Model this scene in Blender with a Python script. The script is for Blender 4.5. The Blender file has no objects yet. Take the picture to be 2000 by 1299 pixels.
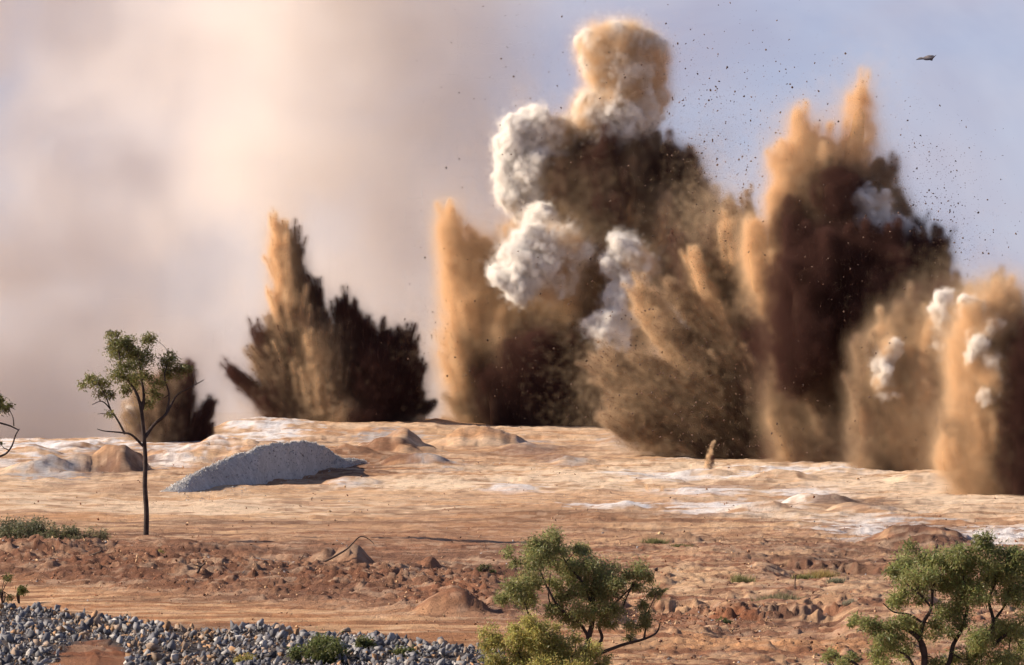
import bpy, bmesh, math, random
import numpy as np
from mathutils import Vector, Matrix, Euler

# ---------------------------------------------------------------- camera, sky, sun, exposure
sc = bpy.context.scene
COL = sc.collection
F = 1000.0 / math.tan(math.radians(6.0))      # focal length, in 1/2000ths of the frame width
YH, H = 800.0, 5.6                            # row of the true horizon, height of the camera

cam_d = bpy.data.cameras.new('camera')
cam = bpy.data.objects.new('camera', cam_d)
COL.objects.link(cam)
cam.location = (0, 0, H)
cam.rotation_euler = (math.pi / 2, 0, 0)
cam_d.sensor_width = 36.0
cam_d.angle = math.radians(12.0)
cam_d.shift_y = (YH - 649.5) / 2000.0
cam_d.clip_start = 1.0
cam_d.clip_end = 30000.0
sc.camera = cam

SUN_DIR = Vector((-0.87, 0.12, 0.47)).normalized()     # towards the sun
world = bpy.data.worlds.new('World')
sc.world = world
world.use_nodes = True
wn = world.node_tree
sky = wn.nodes.new('ShaderNodeTexSky')
sky.sky_type = 'NISHITA'
sky.sun_disc = False
sky.sun_elevation = math.asin(SUN_DIR.z)
sky.sun_rotation = math.atan2(SUN_DIR.x, SUN_DIR.y)
sky.altitude = 2500.0
sky.air_density = 0.8
sky.dust_density = 0.6
sky.ozone_density = 5.0
bg = wn.nodes['Background']
bg.inputs['Strength'].default_value = 0.09
# thin high veil of haze over the whole sky, a little uneven
wc = wn.nodes.new('ShaderNodeTexCoord')
wmap = wn.nodes.new('ShaderNodeMapping')
wmap.inputs['Scale'].default_value = (9.0, 9.0, 16.0)
wnz = wn.nodes.new('ShaderNodeTexNoise')
wnz.inputs['Scale'].default_value = 1.6
wnz.inputs['Detail'].default_value = 4
wnz.inputs['Roughness'].default_value = 0.55
wmr = wn.nodes.new('ShaderNodeMapRange')
wmr.inputs['From Min'].default_value = 0.32
wmr.inputs['From Max'].default_value = 0.68
wmr.inputs['To Min'].default_value = 0.72
wmr.inputs['To Max'].default_value = 1.0
wsx = wn.nodes.new('ShaderNodeSeparateXYZ')
wel = wn.nodes.new('ShaderNodeMapRange')          # thick near the horizon, thin overhead
wel.interpolation_type = 'SMOOTHSTEP'
wel.inputs['From Min'].default_value = 0.10
wel.inputs['From Max'].default_value = 0.60
wel.inputs['To Min'].default_value = 1.0
wel.inputs['To Max'].default_value = 0.12
wmul = wn.nodes.new('ShaderNodeMath')
wmul.operation = 'MULTIPLY'
wmx = wn.nodes.new('ShaderNodeMix')
wmx.data_type = 'RGBA'
wtint = wn.nodes.new('ShaderNodeMix')
wtint.data_type = 'RGBA'
wtint.inputs['A'].default_value = (3.05, 2.88, 3.62, 1)
wtint.inputs['B'].default_value = (4.0, 3.85, 4.45, 1)
wn2 = wn.nodes.new('ShaderNodeTexNoise')
wn2.inputs['Scale'].default_value = 1.1
wn2.inputs['Detail'].default_value = 5
wn2.inputs['Roughness'].default_value = 0.6
wn2.inputs['Distortion'].default_value = 0.6
wm2 = wn.nodes.new('ShaderNodeMapRange')
wm2.inputs['From Min'].default_value = 0.36
wm2.inputs['From Max'].default_value = 0.64
wn.links.new(wmap.outputs['Vector'], wn2.inputs['Vector'])
wn.links.new(wn2.outputs['Fac'], wm2.inputs['Value'])
wn.links.new(wm2.outputs['Result'], wtint.inputs['Factor'])
wn.links.new(wtint.outputs['Result'], wmx.inputs['B'])
wn.links.new(wc.outputs['Generated'], wmap.inputs['Vector'])
wn.links.new(wmap.outputs['Vector'], wnz.inputs['Vector'])
wn.links.new(wnz.outputs['Fac'], wmr.inputs['Value'])
wn.links.new(wc.outputs['Generated'], wsx.inputs[0])
wn.links.new(wsx.outputs['Z'], wel.inputs['Value'])
wn.links.new(wmr.outputs['Result'], wmul.inputs[0])
wn.links.new(wel.outputs['Result'], wmul.inputs[1])
wn.links.new(wmul.outputs[0], wmx.inputs['Factor'])
wn.links.new(sky.outputs[0], wmx.inputs['A'])
wn.links.new(wmx.outputs['Result'], bg.inputs['Color'])

sun_d = bpy.data.lights.new('sun', 'SUN')
sun_d.energy = 5.0
sun_d.angle = math.radians(0.5)
sun_d.color = (1.0, 0.86, 0.70)
sun = bpy.data.objects.new('sun', sun_d)
COL.objects.link(sun)
sun.rotation_euler = SUN_DIR.to_track_quat('Z', 'Y').to_euler()
sun.location = (-200, 300, 200)

sc.view_settings.view_transform = 'Standard'
sc.view_settings.look = 'None'
sc.view_settings.gamma = 1.0
sc.view_settings.exposure = 0.75
sc.view_settings.use_curve_mapping = False
sc.cycles.max_bounces = 8
sc.cycles.diffuse_bounces = 4
sc.cycles.volume_bounces = 5
sc.cycles.use_adaptive_sampling = True
sc.cycles.adaptive_threshold = 0.025
sc.cycles.transparent_max_bounces = 32
sc.cycles.volume_step_rate = 4.0
sc.cycles.volume_max_steps = 128
sc.cycles.caustics_reflective = False
sc.cycles.caustics_refractive = False

# ---------------------------------------------------------------- helpers
RNG = np.random.default_rng(11)

def tag(o, label=None, cat=None, group=None, kind=None):
    if label: o['label'] = label
    if cat: o['category'] = cat
    if group: o['group'] = group
    if kind: o['kind'] = kind
    return o

def P(px, py, D):
    return ((px - 1000.0) / F * D, D, H - (py - YH) / F * D)

def hash3(i, j, k, seed):
    h = (i * 374761393 + j * 668265263 + k * 2147483647 + seed * 1274126177) & 0xFFFFFFFF
    h = ((h ^ (h >> 13)) * 1274126177) & 0xFFFFFFFF
    h = ((h ^ (h >> 16)) * 2246822519) & 0xFFFFFFFF
    return ((h ^ (h >> 15)) & 0xFFFFFF) / float(0xFFFFFF)

def vnoise(p, seed=0):
    """value noise in 0..1 at points p (n,3)"""
    flat = bool((p[:, 2] == p[0, 2]).all())
    q = np.floor(p).astype(np.int64)
    f = p - q
    f = f * f * f * (f * (f * 6 - 15) + 10)
    out = 0
    for a in (0, 1):
        wa = f[:, 0] if a else 1 - f[:, 0]
        for b in (0, 1):
            wb = f[:, 1] if b else 1 - f[:, 1]
            for c in ((0,) if flat else (0, 1)):
                wc = 1.0 if flat else (f[:, 2] if c else 1 - f[:, 2])
                out = out + wa * wb * wc * hash3(q[:, 0] + a, q[:, 1] + b, q[:, 2] + c, seed)
    return out

def fbm(p, octaves=4, seed=0, gain=0.5):
    tot, amp, s = 0, 1.0, 0
    for o in range(octaves):
        tot = tot + amp * vnoise(p * 2.0 ** o + 17.3 * o, seed + o)
        s += amp
        amp *= gain
    return tot / s

def _spectral(n, seed):
    """periodic cloud noise, mean 0.5, on an n^3 lattice"""
    r = np.random.default_rng(seed).normal(size=(n, n, n))
    k = np.fft.fftfreq(n) * n
    kz = np.fft.rfftfreq(n) * n
    kk = np.sqrt(k[:, None, None] ** 2 + k[None, :, None] ** 2 + kz[None, None, :] ** 2)
    amp = np.where(kk < 2.5, 0, 1.0 / np.maximum(kk, 1) ** 2.0)
    a = np.fft.irfftn(np.fft.rfftn(r) * amp, s=(n, n, n), axes=(0, 1, 2))
    return (0.5 + 0.16 * a / a.std()).astype(np.float32)
_NZ = [_spectral(96, q) for q in (1, 2, 3)]

def nz(p, which=0):
    """quick noise, features about 1 unit across"""
    i = np.rint(p * 20.0).astype(np.int64) % 96
    return _NZ[which][i[:, 0], i[:, 1], i[:, 2]]

def p2(x, y, sx, sy, z=0.0):
    return np.stack([np.asarray(x) / sx, np.asarray(y) / sy, np.full(np.shape(x), z)], 1)

def sstep(a, b, x):
    t = np.clip((x - a) / (b - a), 0, 1)
    return t * t * (3 - 2 * t)

def mesh_from(name, verts, faces, mat=None, smooth=False):
    """verts (n,3) array, faces (m,k) array of equal-sized polygons"""
    me = bpy.data.meshes.new(name)
    v = np.asarray(verts, dtype=np.float32)
    f = np.asarray(faces, dtype=np.int32)
    me.vertices.add(len(v))
    me.vertices.foreach_set('co', v.ravel())
    if len(f):
        k = f.shape[1]
        me.loops.add(f.size)
        me.polygons.add(len(f))
        me.loops.foreach_set('vertex_index', f.ravel())
        me.polygons.foreach_set('loop_start', np.arange(0, f.size, k, dtype=np.int32))
        me.polygons.foreach_set('loop_total', np.full(len(f), k, dtype=np.int32))
        if smooth:
            me.polygons.foreach_set('use_smooth', np.ones(len(f), dtype=bool))
    me.update(calc_edges=True)
    if mat: me.materials.append(mat)
    return me

def point_color(me, col, name='col'):
    a = me.attributes.new(name, 'FLOAT_COLOR', 'POINT')
    c = np.ones((len(me.vertices), 4), dtype=np.float32)
    c[:, :3] = col
    a.data.foreach_set('color', c.ravel())

def link(name, me, parent=None, loc=None):
    o = bpy.data.objects.new(name, me)
    COL.objects.link(o)
    if parent is not None: o.parent = parent
    if loc is not None: o.location = loc
    return o

def empty(name, loc):
    o = bpy.data.objects.new(name, None)
    o.empty_display_size = 0.5
    COL.objects.link(o)
    o.location = loc
    return o

# ---------------------------------------------------------------- materials
def new_mat(name):
    m = bpy.data.materials.new(name)
    m.use_nodes = True
    nt = m.node_tree
    nt.nodes.clear()
    out = nt.nodes.new('ShaderNodeOutputMaterial')
    return m, nt, out

def attr_mat(name, rough=1.0, bump=0.0, bscale=3.0, var=0.25, vscale=1.5, stretch=1.0):
    """colour from the 'col' attribute, varied by noise, with fine relief"""
    m, nt, out = new_mat(name)
    b = nt.nodes.new('ShaderNodeBsdfPrincipled')
    b.inputs['Roughness'].default_value = rough
    b.inputs['Specular IOR Level'].default_value = 0.15
    a = nt.nodes.new('ShaderNodeAttribute')
    a.attribute_name = 'col'
    geo = nt.nodes.new('ShaderNodeNewGeometry')
    n = nt.nodes.new('ShaderNodeTexNoise')
    n.inputs['Scale'].default_value = vscale
    n.inputs['Detail'].default_value = 8
    n.inputs['Roughness'].default_value = 0.75
    mp = nt.nodes.new('ShaderNodeMapping')
    mp.inputs['Scale'].default_value = (stretch, 1, 1)
    nt.links.new(geo.outputs['Position'], mp.inputs['Vector'])
    nt.links.new(mp.outputs['Vector'], n.inputs['Vector'])
    mr = nt.nodes.new('ShaderNodeMapRange')
    mr.inputs['From Min'].default_value = 0.25
    mr.inputs['From Max'].default_value = 0.75
    mr.inputs['To Min'].default_value = 1 - var
    mr.inputs['To Max'].default_value = 1 + var
    nt.links.new(n.outputs['Fac'], mr.inputs['Value'])
    mx = nt.nodes.new('ShaderNodeMix')
    mx.data_type = 'RGBA'
    mx.blend_type = 'MULTIPLY'
    mx.inputs['Factor'].default_value = 1.0
    nt.links.new(a.outputs['Color'], mx.inputs['A'])
    nt.links.new(mr.outputs['Result'], mx.inputs['B'])
    nt.links.new(mx.outputs['Result'], b.inputs['Base Color'])
    if bump:
        nb = nt.nodes.new('ShaderNodeTexNoise')
        nb.inputs['Scale'].default_value = bscale
        nb.inputs['Detail'].default_value = 7
        nb.inputs['Roughness'].default_value = 0.75
        nt.links.new(geo.outputs['Position'], nb.inputs['Vector'])
        bp = nt.nodes.new('ShaderNodeBump')
        bp.inputs['Strength'].default_value = bump
        bp.inputs['Distance'].default_value = 0.15
        nt.links.new(nb.outputs['Fac'], bp.inputs['Height'])
        nt.links.new(bp.outputs['Normal'], b.inputs['Normal'])
    nt.links.new(b.outputs[0], out.inputs['Surface'])
    return m

def grain_mat(name):
    m, nt, out = new_mat(name)
    d = nt.nodes.new('ShaderNodeBsdfDiffuse')
    a = nt.nodes.new('ShaderNodeAttribute')
    a.attribute_name = 'col'
    nt.links.new(a.outputs['Color'], d.inputs['Color'])
    nt.links.new(d.outputs[0], out.inputs['Surface'])
    return m

def noise_mat(name, c1, c2, scale=4.0, rough=0.9, bump=0.3, bscale=None, random_tint=0.0):
    m, nt, out = new_mat(name)
    b = nt.nodes.new('ShaderNodeBsdfPrincipled')
    b.inputs['Roughness'].default_value = rough
    b.inputs['Specular IOR Level'].default_value = 0.2
    geo = nt.nodes.new('ShaderNodeNewGeometry')
    n = nt.nodes.new('ShaderNodeTexNoise')
    n.inputs['Scale'].default_value = scale
    n.inputs['Detail'].default_value = 6
    nt.links.new(geo.outputs['Position'], n.inputs['Vector'])
    r = nt.nodes.new('ShaderNodeValToRGB')
    r.color_ramp.elements[0].position = 0.35
    r.color_ramp.elements[1].position = 0.65
    r.color_ramp.elements[0].color = (*c1, 1)
    r.color_ramp.elements[1].color = (*c2, 1)
    nt.links.new(n.outputs['Fac'], r.inputs['Fac'])
    src = r.outputs['Color']
    if random_tint:
        oi = nt.nodes.new('ShaderNodeObjectInfo')
        mr = nt.nodes.new('ShaderNodeMapRange')
        mr.inputs['To Min'].default_value = 1 - random_tint
        mr.inputs['To Max'].default_value = 1 + random_tint
        nt.links.new(oi.outputs['Random'], mr.inputs['Value'])
        mx = nt.nodes.new('ShaderNodeMix')
        mx.data_type = 'RGBA'
        mx.blend_type = 'MULTIPLY'
        mx.inputs['Factor'].default_value = 1.0
        nt.links.new(src, mx.inputs['A'])
        nt.links.new(mr.outputs['Result'], mx.inputs['B'])
        src = mx.outputs['Result']
    nt.links.new(src, b.inputs['Base Color'])
    if bump:
        nb = nt.nodes.new('ShaderNodeTexNoise')
        nb.inputs['Scale'].default_value = bscale or scale * 4
        nb.inputs['Detail'].default_value = 4
        nt.links.new(geo.outputs['Position'], nb.inputs['Vector'])
        bp = nt.nodes.new('ShaderNodeBump')
        bp.inputs['Strength'].default_value = bump
        bp.inputs['Distance'].default_value = 0.05
        nt.links.new(nb.outputs['Fac'], bp.inputs['Height'])
        nt.links.new(bp.outputs['Normal'], b.inputs['Normal'])
    nt.links.new(b.outputs[0], out.inputs['Surface'])
    return m

def leaf_mat(name):
    m, nt, out = new_mat(name)
    a = nt.nodes.new('ShaderNodeAttribute')
    a.attribute_name = 'col'
    d = nt.nodes.new('ShaderNodeBsdfPrincipled')
    d.inputs['Roughness'].default_value = 0.45
    d.inputs['Specular IOR Level'].default_value = 0.3
    t = nt.nodes.new('ShaderNodeBsdfTranslucent')
    mx = nt.nodes.new('ShaderNodeMixShader')
    mx.inputs[0].default_value = 0.5
    nt.links.new(a.outputs['Color'], d.inputs['Base Color'])
    nt.links.new(a.outputs['Color'], t.inputs['Color'])
    nt.links.new(d.outputs[0], mx.inputs[1])
    nt.links.new(t.outputs[0], mx.inputs[2])
    nt.links.new(mx.outputs[0], out.inputs['Surface'])
    return m

M_GROUND = attr_mat('quarry_soil', bump=0.9, bscale=5.0, var=0.38, vscale=2.2, stretch=0.65)
M_STONE = attr_mat('broken_stone', rough=0.8, bump=0.35, bscale=9.0, var=0.2, vscale=6.0)
M_GRAIN = grain_mat('flying_soil')
M_LEAF = leaf_mat('gum_leaf')
M_BARK = noise_mat('dark_bark', (0.035, 0.025, 0.022), (0.075, 0.055, 0.048), 6.0)
M_DEAD = noise_mat('dead_wood', (0.07, 0.045, 0.035), (0.13, 0.095, 0.075), 6.0)

# ---------------------------------------------------------------- terrain
_ty = np.array([1700, 1480, 1360, 1299, 1240, 1200, 1150, 1100, 1050, 1000, 950, 900, 860, 835, 815.])
_td = np.array([70., 86, 102, 112, 126, 140, 160, 182, 210, 255, 320, 395, 455, 500, 540.])
_cx = np.array([-900, 0, 100, 200, 300, 400, 480, 560, 650, 760, 850, 900, 1000, 1200, 1500, 2000, 2900.])
_cy = np.array([868, 868, 864, 860, 854, 842, 826, 816, 822, 824, 820, 828, 832, 834, 838, 845, 850.])

def D_of(py):
    return float(np.interp(py, _ty[::-1], _td[::-1]))

def base_z(x, D):
    x = np.asarray(x, float); D = np.asarray(D, float)
    y = np.interp(D, _td, _ty)
    z = H - (np.minimum(y, 1480) - YH) / F * np.minimum(D, 540)
    z = np.where(D < 86, H - (1480 - YH) / F * 86, z)
    px = 1000 + x * F / np.maximum(D, 300)
    zc = H - (np.interp(px, _cx, _cy) - YH) / F * 500
    k = sstep(440, 500, D)
    z = z * (1 - k) + zc * k
    k2 = sstep(515, 640, D)
    z = z * (1 - k2) + (-4.0) * k2
    return z

# (px, py of the foot, half width px, height px, depth half-size in m, skew)
MOUNDS = [
    (220, 922, 75, 52, 6, 0.2), (95, 925, 75, 30, 7, 0), (60, 890, 60, 16, 8, 0), (150, 878, 60, 14, 8, 0),
    (430, 905, 150, 40, 14, 0), (480, 850, 90, 16, 9, 0), (560, 838, 60, 16, 6, 0), (640, 900, 130, 22, 12, 0),
    (765, 885, 90, 42, 6, 0.3), (930, 872, 85, 40, 6, 0), (820, 912, 80, 20, 5, 0), (690, 946, 50, 15, 4, 0),
    (1000, 958, 45, 12, 3, 0), (1040, 880, 60, 14, 4, 0), (1110, 905, 60, 12, 4, 0), (1240, 868, 70, 18, 5, 0),
    (1330, 892, 60, 15, 4, 0), (1540, 940, 70, 20, 4, 0), (1370, 930, 60, 14, 4, 0), (1215, 996, 55, 14, 3.5, 0),
    (1470, 1003, 60, 16, 4, 0), (1600, 985, 70, 22, 4, 0), (1690, 1000, 80, 18, 4, 0), (1790, 1070, 110, 48, 6, 0.2),
    (1640, 925, 70, 14, 4, 0), (1800, 945, 80, 18, 5, 0), (1900, 1000, 70, 16, 4, 0), (1950, 1060, 60, 12, 4, 0),
    (1300, 1060, 90, 16, 5, 0), (1400, 1090, 110, 16, 6, 0), (1560, 1090, 90, 14, 5, 0), (1560, 1120, 120, 12, 5, 0),
    (880, 1204, 66, 66, 1.6, 0.25), (690, 1114, 44, 50, 1.4, 0.2), (634, 1108, 34, 42, 1.2, 0.1), (835, 1124, 30, 28, 1.0, 0.3), (1290, 1146, 26, 16, 1.0, 0.2),
    (780, 1130, 60, 12, 2.0, 0), (540, 1100, 120, 18, 3.0, 0), (400, 1095, 130, 22, 4.0, 0), (250, 1090, 130, 20, 4.0, 0),
    (80, 1100, 140, 22, 5.0, 0), (1000, 1140, 110, 16, 3.0, 0), (1700, 1185, 120, 20, 4.0, 0), (1450, 1160, 120, 12, 4.0, 0),
    (1390, 1205, 90, 10, 1.5, 0), (290, 1056, 40, 8, 2.5, 0), (640, 1075, 150, 8, 4, 0), (190, 1330, 100, 26, 2.0, 0),
]
# hollows and cut banks: (px, py, half width px, depth px, half depth m)
PITS = [(575, 1104, 45, 34, 1.0), (1480, 1200, 55, 18, 1.0), (1610, 1195, 45, 22, 1.2), (1540, 1198, 40, 16, 0.9)]

def ground_z(x, D, fine=True):
    x = np.atleast_1d(np.asarray(x, float)); D = np.atleast_1d(np.asarray(D, float))
    z = base_z(x, D)
    wob = fbm(p2(x, D, 3.0, 4.0), 3, 5) - 0.5
    wa = fbm(p2(x, D, 2.2, 3.2), 3, 14) - 0.5; wb = fbm(p2(x, D, 2.2, 3.2), 3, 15) - 0.5
    for (px, py, w, h, dd, sk) in MOUNDS:
        d0 = D_of(py) + dd * 0.8
        s = d0 / F
        cx = (px - 1000) * s
        u = (x - cx) / (w * s)
        v = (D - d0) / dd
        u = u + wa * 0.7 - sk * (1 - np.clip(np.abs(u), 0, 1))
        v = v + wb * 0.7
        r2 = u * u + v * v
        m = r2 < 1.6
        if not m.any(): continue
        prof = np.clip(1 - r2[m] / 1.5, 0, 1) ** 1.5
        z[m] += h * s * prof * (1 + 1.1 * wob[m]) * 0.8
    for (px, py, w, h, dd) in PITS:
        d0 = D_of(py)
        s = d0 / F
        u = (x - (px - 1000) * s) / (w * s); v = (D - d0) / dd
        r2 = u * u + v * v
        m = r2 < 1.5
        if not m.any(): continue
        z[m] -= h * s * np.exp(-r2[m] * 2.5) * (1 + 1.5 * wob[m])
    py = np.interp(D, _td, _ty)
    px = 1000 + x * F / D
    # rough bank between the haul road and the flat, road ruts, graded track
    bank = np.exp(-((py - (1100 + 0.065 * px)) / 36.0) ** 2) * sstep(1150, 900, px)
    z += 0.34 * bank
    road = np.exp(-((py - (1172 + 0.078 * px)) / 38.0) ** 2) * sstep(1500, 900, px)
    z += road * 0.035 * np.sin(D * 5.2 + x * 0.25) + road * 0.02 * np.sin(D * 11.0 + x * 0.5)
    # ragged little scarps on the stony flat, facing the camera
    jag = 34 * (fbm(p2(x, D, 1.1, 0.9), 4, 51, 0.65) - 0.5)
    z -= 0.36 * sstep(1180 + jag, 1187 + jag, py) * sstep(1262, 1212, py) * sstep(1370, 1420, px) * sstep(1680, 1620, px)
    z -= 0.40 * sstep(1094 + jag * 0.4 + (px - 1600) * 0.05, 1098 + jag * 0.4 + (px - 1600) * 0.05, py) * sstep(1140, 1110, py) * sstep(1480, 1560, px) * sstep(1800, 1720, px)
    z -= 0.35 * sstep(1172 + jag * 0.5, 1177 + jag * 0.5, py) * sstep(1235, 1205, py) * sstep(1180, 1260, px) * sstep(1420, 1370, px)
    # foreground bank that carries the rubble, along the lower left edge
    yt = np.interp(px, [-600, 0, 200, 400, 500, 620, 760, 950, 1010], [1180, 1192, 1208, 1240, 1228, 1242, 1250, 1278, 1310])
    k = sstep(yt - 14, yt + 34, py) * sstep(1060, 960, px)
    z += 0.24 * k
    if fine:
        near = sstep(330, 120, D)
        z += (fbm(p2(x, D, 6.0, 9.0), 4, 21) - 0.5) * (0.55 - 0.25 * near)
        rough = 0.35 + 0.9 * bank + 0.28 * sstep(1000, 1400, px) * sstep(990, 1060, py) + 0.2 * sstep(940, 900, py)
        rough = rough * (1 - 0.75 * road) * (1 - 0.6 * np.exp(-((py - 1000) / 48.0) ** 4) * sstep(1250, 900, px))
        z += (fbm(p2(x, D, 1.1, 1.6), 5, 33, 0.68) - 0.5) * 0.30 * rough
        rd = 1 - np.abs(2 * fbm(p2(x, D, 1.7, 2.2), 3, 44) - 1)
        z += (rd - 0.7) * 0.15 * rough
        rw = 1 - np.abs(2 * fbm(p2(x, D, 2.6, 6.0), 3, 48) - 1)
        calm = np.exp(-((py - 1000) / 48.0) ** 4) * sstep(1250, 900, px)
        z += (rw - 0.7) * (0.12 + 0.14 * sstep(170, 260, D)) * (1 - road) * (1 - 0.8 * calm) * (0.35 + 0.65 * sstep(0.42, 0.6, fbm(p2(x, D, 14, 18), 2, 49)))
        rl = 1 - np.abs(2 * fbm(p2(x, D - 0.1 * x, 7.0, 1.7), 3, 46) - 1)
        z += (rl - 0.7) * (0.20 + 0.12 * sstep(180, 320, D)) * (1 - road)
        z += (fbm(p2(x, D, 0.26, 0.32), 2, 47) - 0.5) * 0.16 * rough * sstep(420, 200, D)
        z += sstep(0.66, 0.80, vnoise(p2(x, D, 0.30, 0.36), 52)) * 0.09 * rough * sstep(260, 190, D)
    return z

def gz(x, D):
    return float(ground_z([x], [D])[0])

def ground_at(px, py):
    """point of the ground whose base row is py"""
    D = D_of(py)
    x = (px - 1000) / F * D
    return (x, D, gz(x, D))

# patches of other ground: (px, py, rx px, ry px, colour key, strength)
C_SAND = np.array((0.62, 0.395, 0.225)); C_RED = np.array((0.25, 0.10, 0.05)); C_BROWN = np.array((0.15, 0.075, 0.047))
C_CREAM = np.array((0.76, 0.575, 0.40)); C_WHITE = np.array((0.74, 0.70, 0.68)); C_GREY = np.array((0.40, 0.37, 0.36))
C_ORANGE = np.array((0.52, 0.27, 0.13)); C_PINK = np.array((0.36, 0.205, 0.13)); C_OCHRE = np.array((0.27, 0.13, 0.065))
PATCHES = [
    (1450, 930, 560, 46, C_CREAM, 0.55), (950, 946, 380, 18, C_CREAM, 0.7), (1850, 985, 260, 40, C_CREAM, 0.5), (150, 940, 260, 26, C_CREAM, 0.4),
    (70, 872, 150, 16, C_WHITE, 1.0), (150, 866, 130, 10, C_WHITE, 1.0), (20, 905, 60, 10, C_WHITE, 0.7), (110, 925, 70, 14, C_GREY, 1.0),
    (400, 880, 120, 20, C_WHITE, 0.9), (330, 905, 60, 12, C_WHITE, 0.7), (530, 852, 70, 16, C_WHITE, 1.0), (600, 900, 70, 22, C_GREY, 0.9),
    (750, 868, 75, 18, C_GREY, 0.9), (840, 908, 75, 12, C_GREY, 0.9), (1040, 876, 60, 12, C_GREY, 0.8), (1110, 902, 70, 12, C_GREY, 0.8),
    (700, 944, 70, 10, C_WHITE, 0.9), (860, 944, 190, 14, C_CREAM, 1.0), (1000, 952, 60, 9, C_WHITE, 0.9), (1150, 932, 190, 14, C_CREAM, 0.8),
    (1330, 915, 170, 16, C_CREAM, 1.0), (1300, 930, 90, 9, C_WHITE, 0.8), (1240, 866, 70, 16, C_GREY, 0.6), (1330, 888, 60, 10, C_GREY, 0.7),
    (1200, 988, 80, 8, C_WHITE, 0.9), (1380, 962, 100, 9, C_WHITE, 0.9), (1500, 922, 80, 10, C_WHITE, 0.9), (1640, 916, 120, 8, C_WHITE, 0.8),
    (1430, 992, 130, 14, C_WHITE, 0.9), (1590, 966, 90, 16, C_WHITE, 0.9), (1690, 1025, 110, 24, C_WHITE, 0.9), (1780, 1030, 60, 20, C_GREY, 0.8),
    (1840, 1040, 70, 22, C_GREY, 0.7), (1960, 1050, 70, 22, C_WHITE, 1.0), (1800, 960, 190, 30, C_CREAM, 0.8), (1560, 1010, 150, 18, C_CREAM, 0.6),
    (1690, 985, 90, 16, C_BROWN, 0.8), (1790, 1062, 60, 18, C_BROWN, 1.0), (1620, 1100, 160, 14, C_BROWN, 0.9), (1480, 1195, 150, 16, C_BROWN, 1.0),
    (1380, 1192, 110, 12, C_RED, 1.0), (1580, 1270, 160, 12, C_RED, 0.7), (700, 900, 170, 28, C_OCHRE, 0.95), (520, 930, 180, 22, C_OCHRE, 0.95), (690, 915, 120, 14, C_BROWN, 0.5),
    (220, 905, 90, 26, C_BROWN, 0.9), (250, 955, 160, 16, C_OCHRE, 0.6), (880, 1175, 60, 22, C_RED, 0.8), (690, 1095, 60, 14, C_BROWN, 1.0),
    (350, 992, 420, 16, C_CREAM, 0.8), (60, 975, 160, 12, C_CREAM, 0.7), (1060, 970, 300, 10, C_ORANGE, 0.5), (150, 1012, 150, 10, C_ORANGE, 0.8),
    (190, 1295, 120, 24, C_RED, 1.0), (820, 1035, 260, 20, C_RED, 0.35), (1050, 890, 180, 18, C_OCHRE, 0.8), (1440, 950, 120, 8, C_OCHRE, 0.7), (1150, 1015, 260, 12, C_OCHRE, 0.6), (1700, 1078, 190, 12, C_BROWN, 0.6), (1340, 1135, 130, 34, C_SAND, 0.75), (1500, 1255, 260, 20, C_ORANGE, 0.7), (1700, 1150, 90, 16, C_SAND, 0.5), (1500, 1060, 260, 14, C_BROWN, 0.35),
]

def rubble_top(px):
    return np.interp(px, [-300, 0, 100, 200, 260, 330, 400, 470, 500, 540, 620, 760, 850, 950, 1000],
                     [1180, 1190, 1202, 1208, 1216, 1230, 1238, 1234, 1222, 1228, 1240, 1248, 1262, 1278, 1300])

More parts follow.
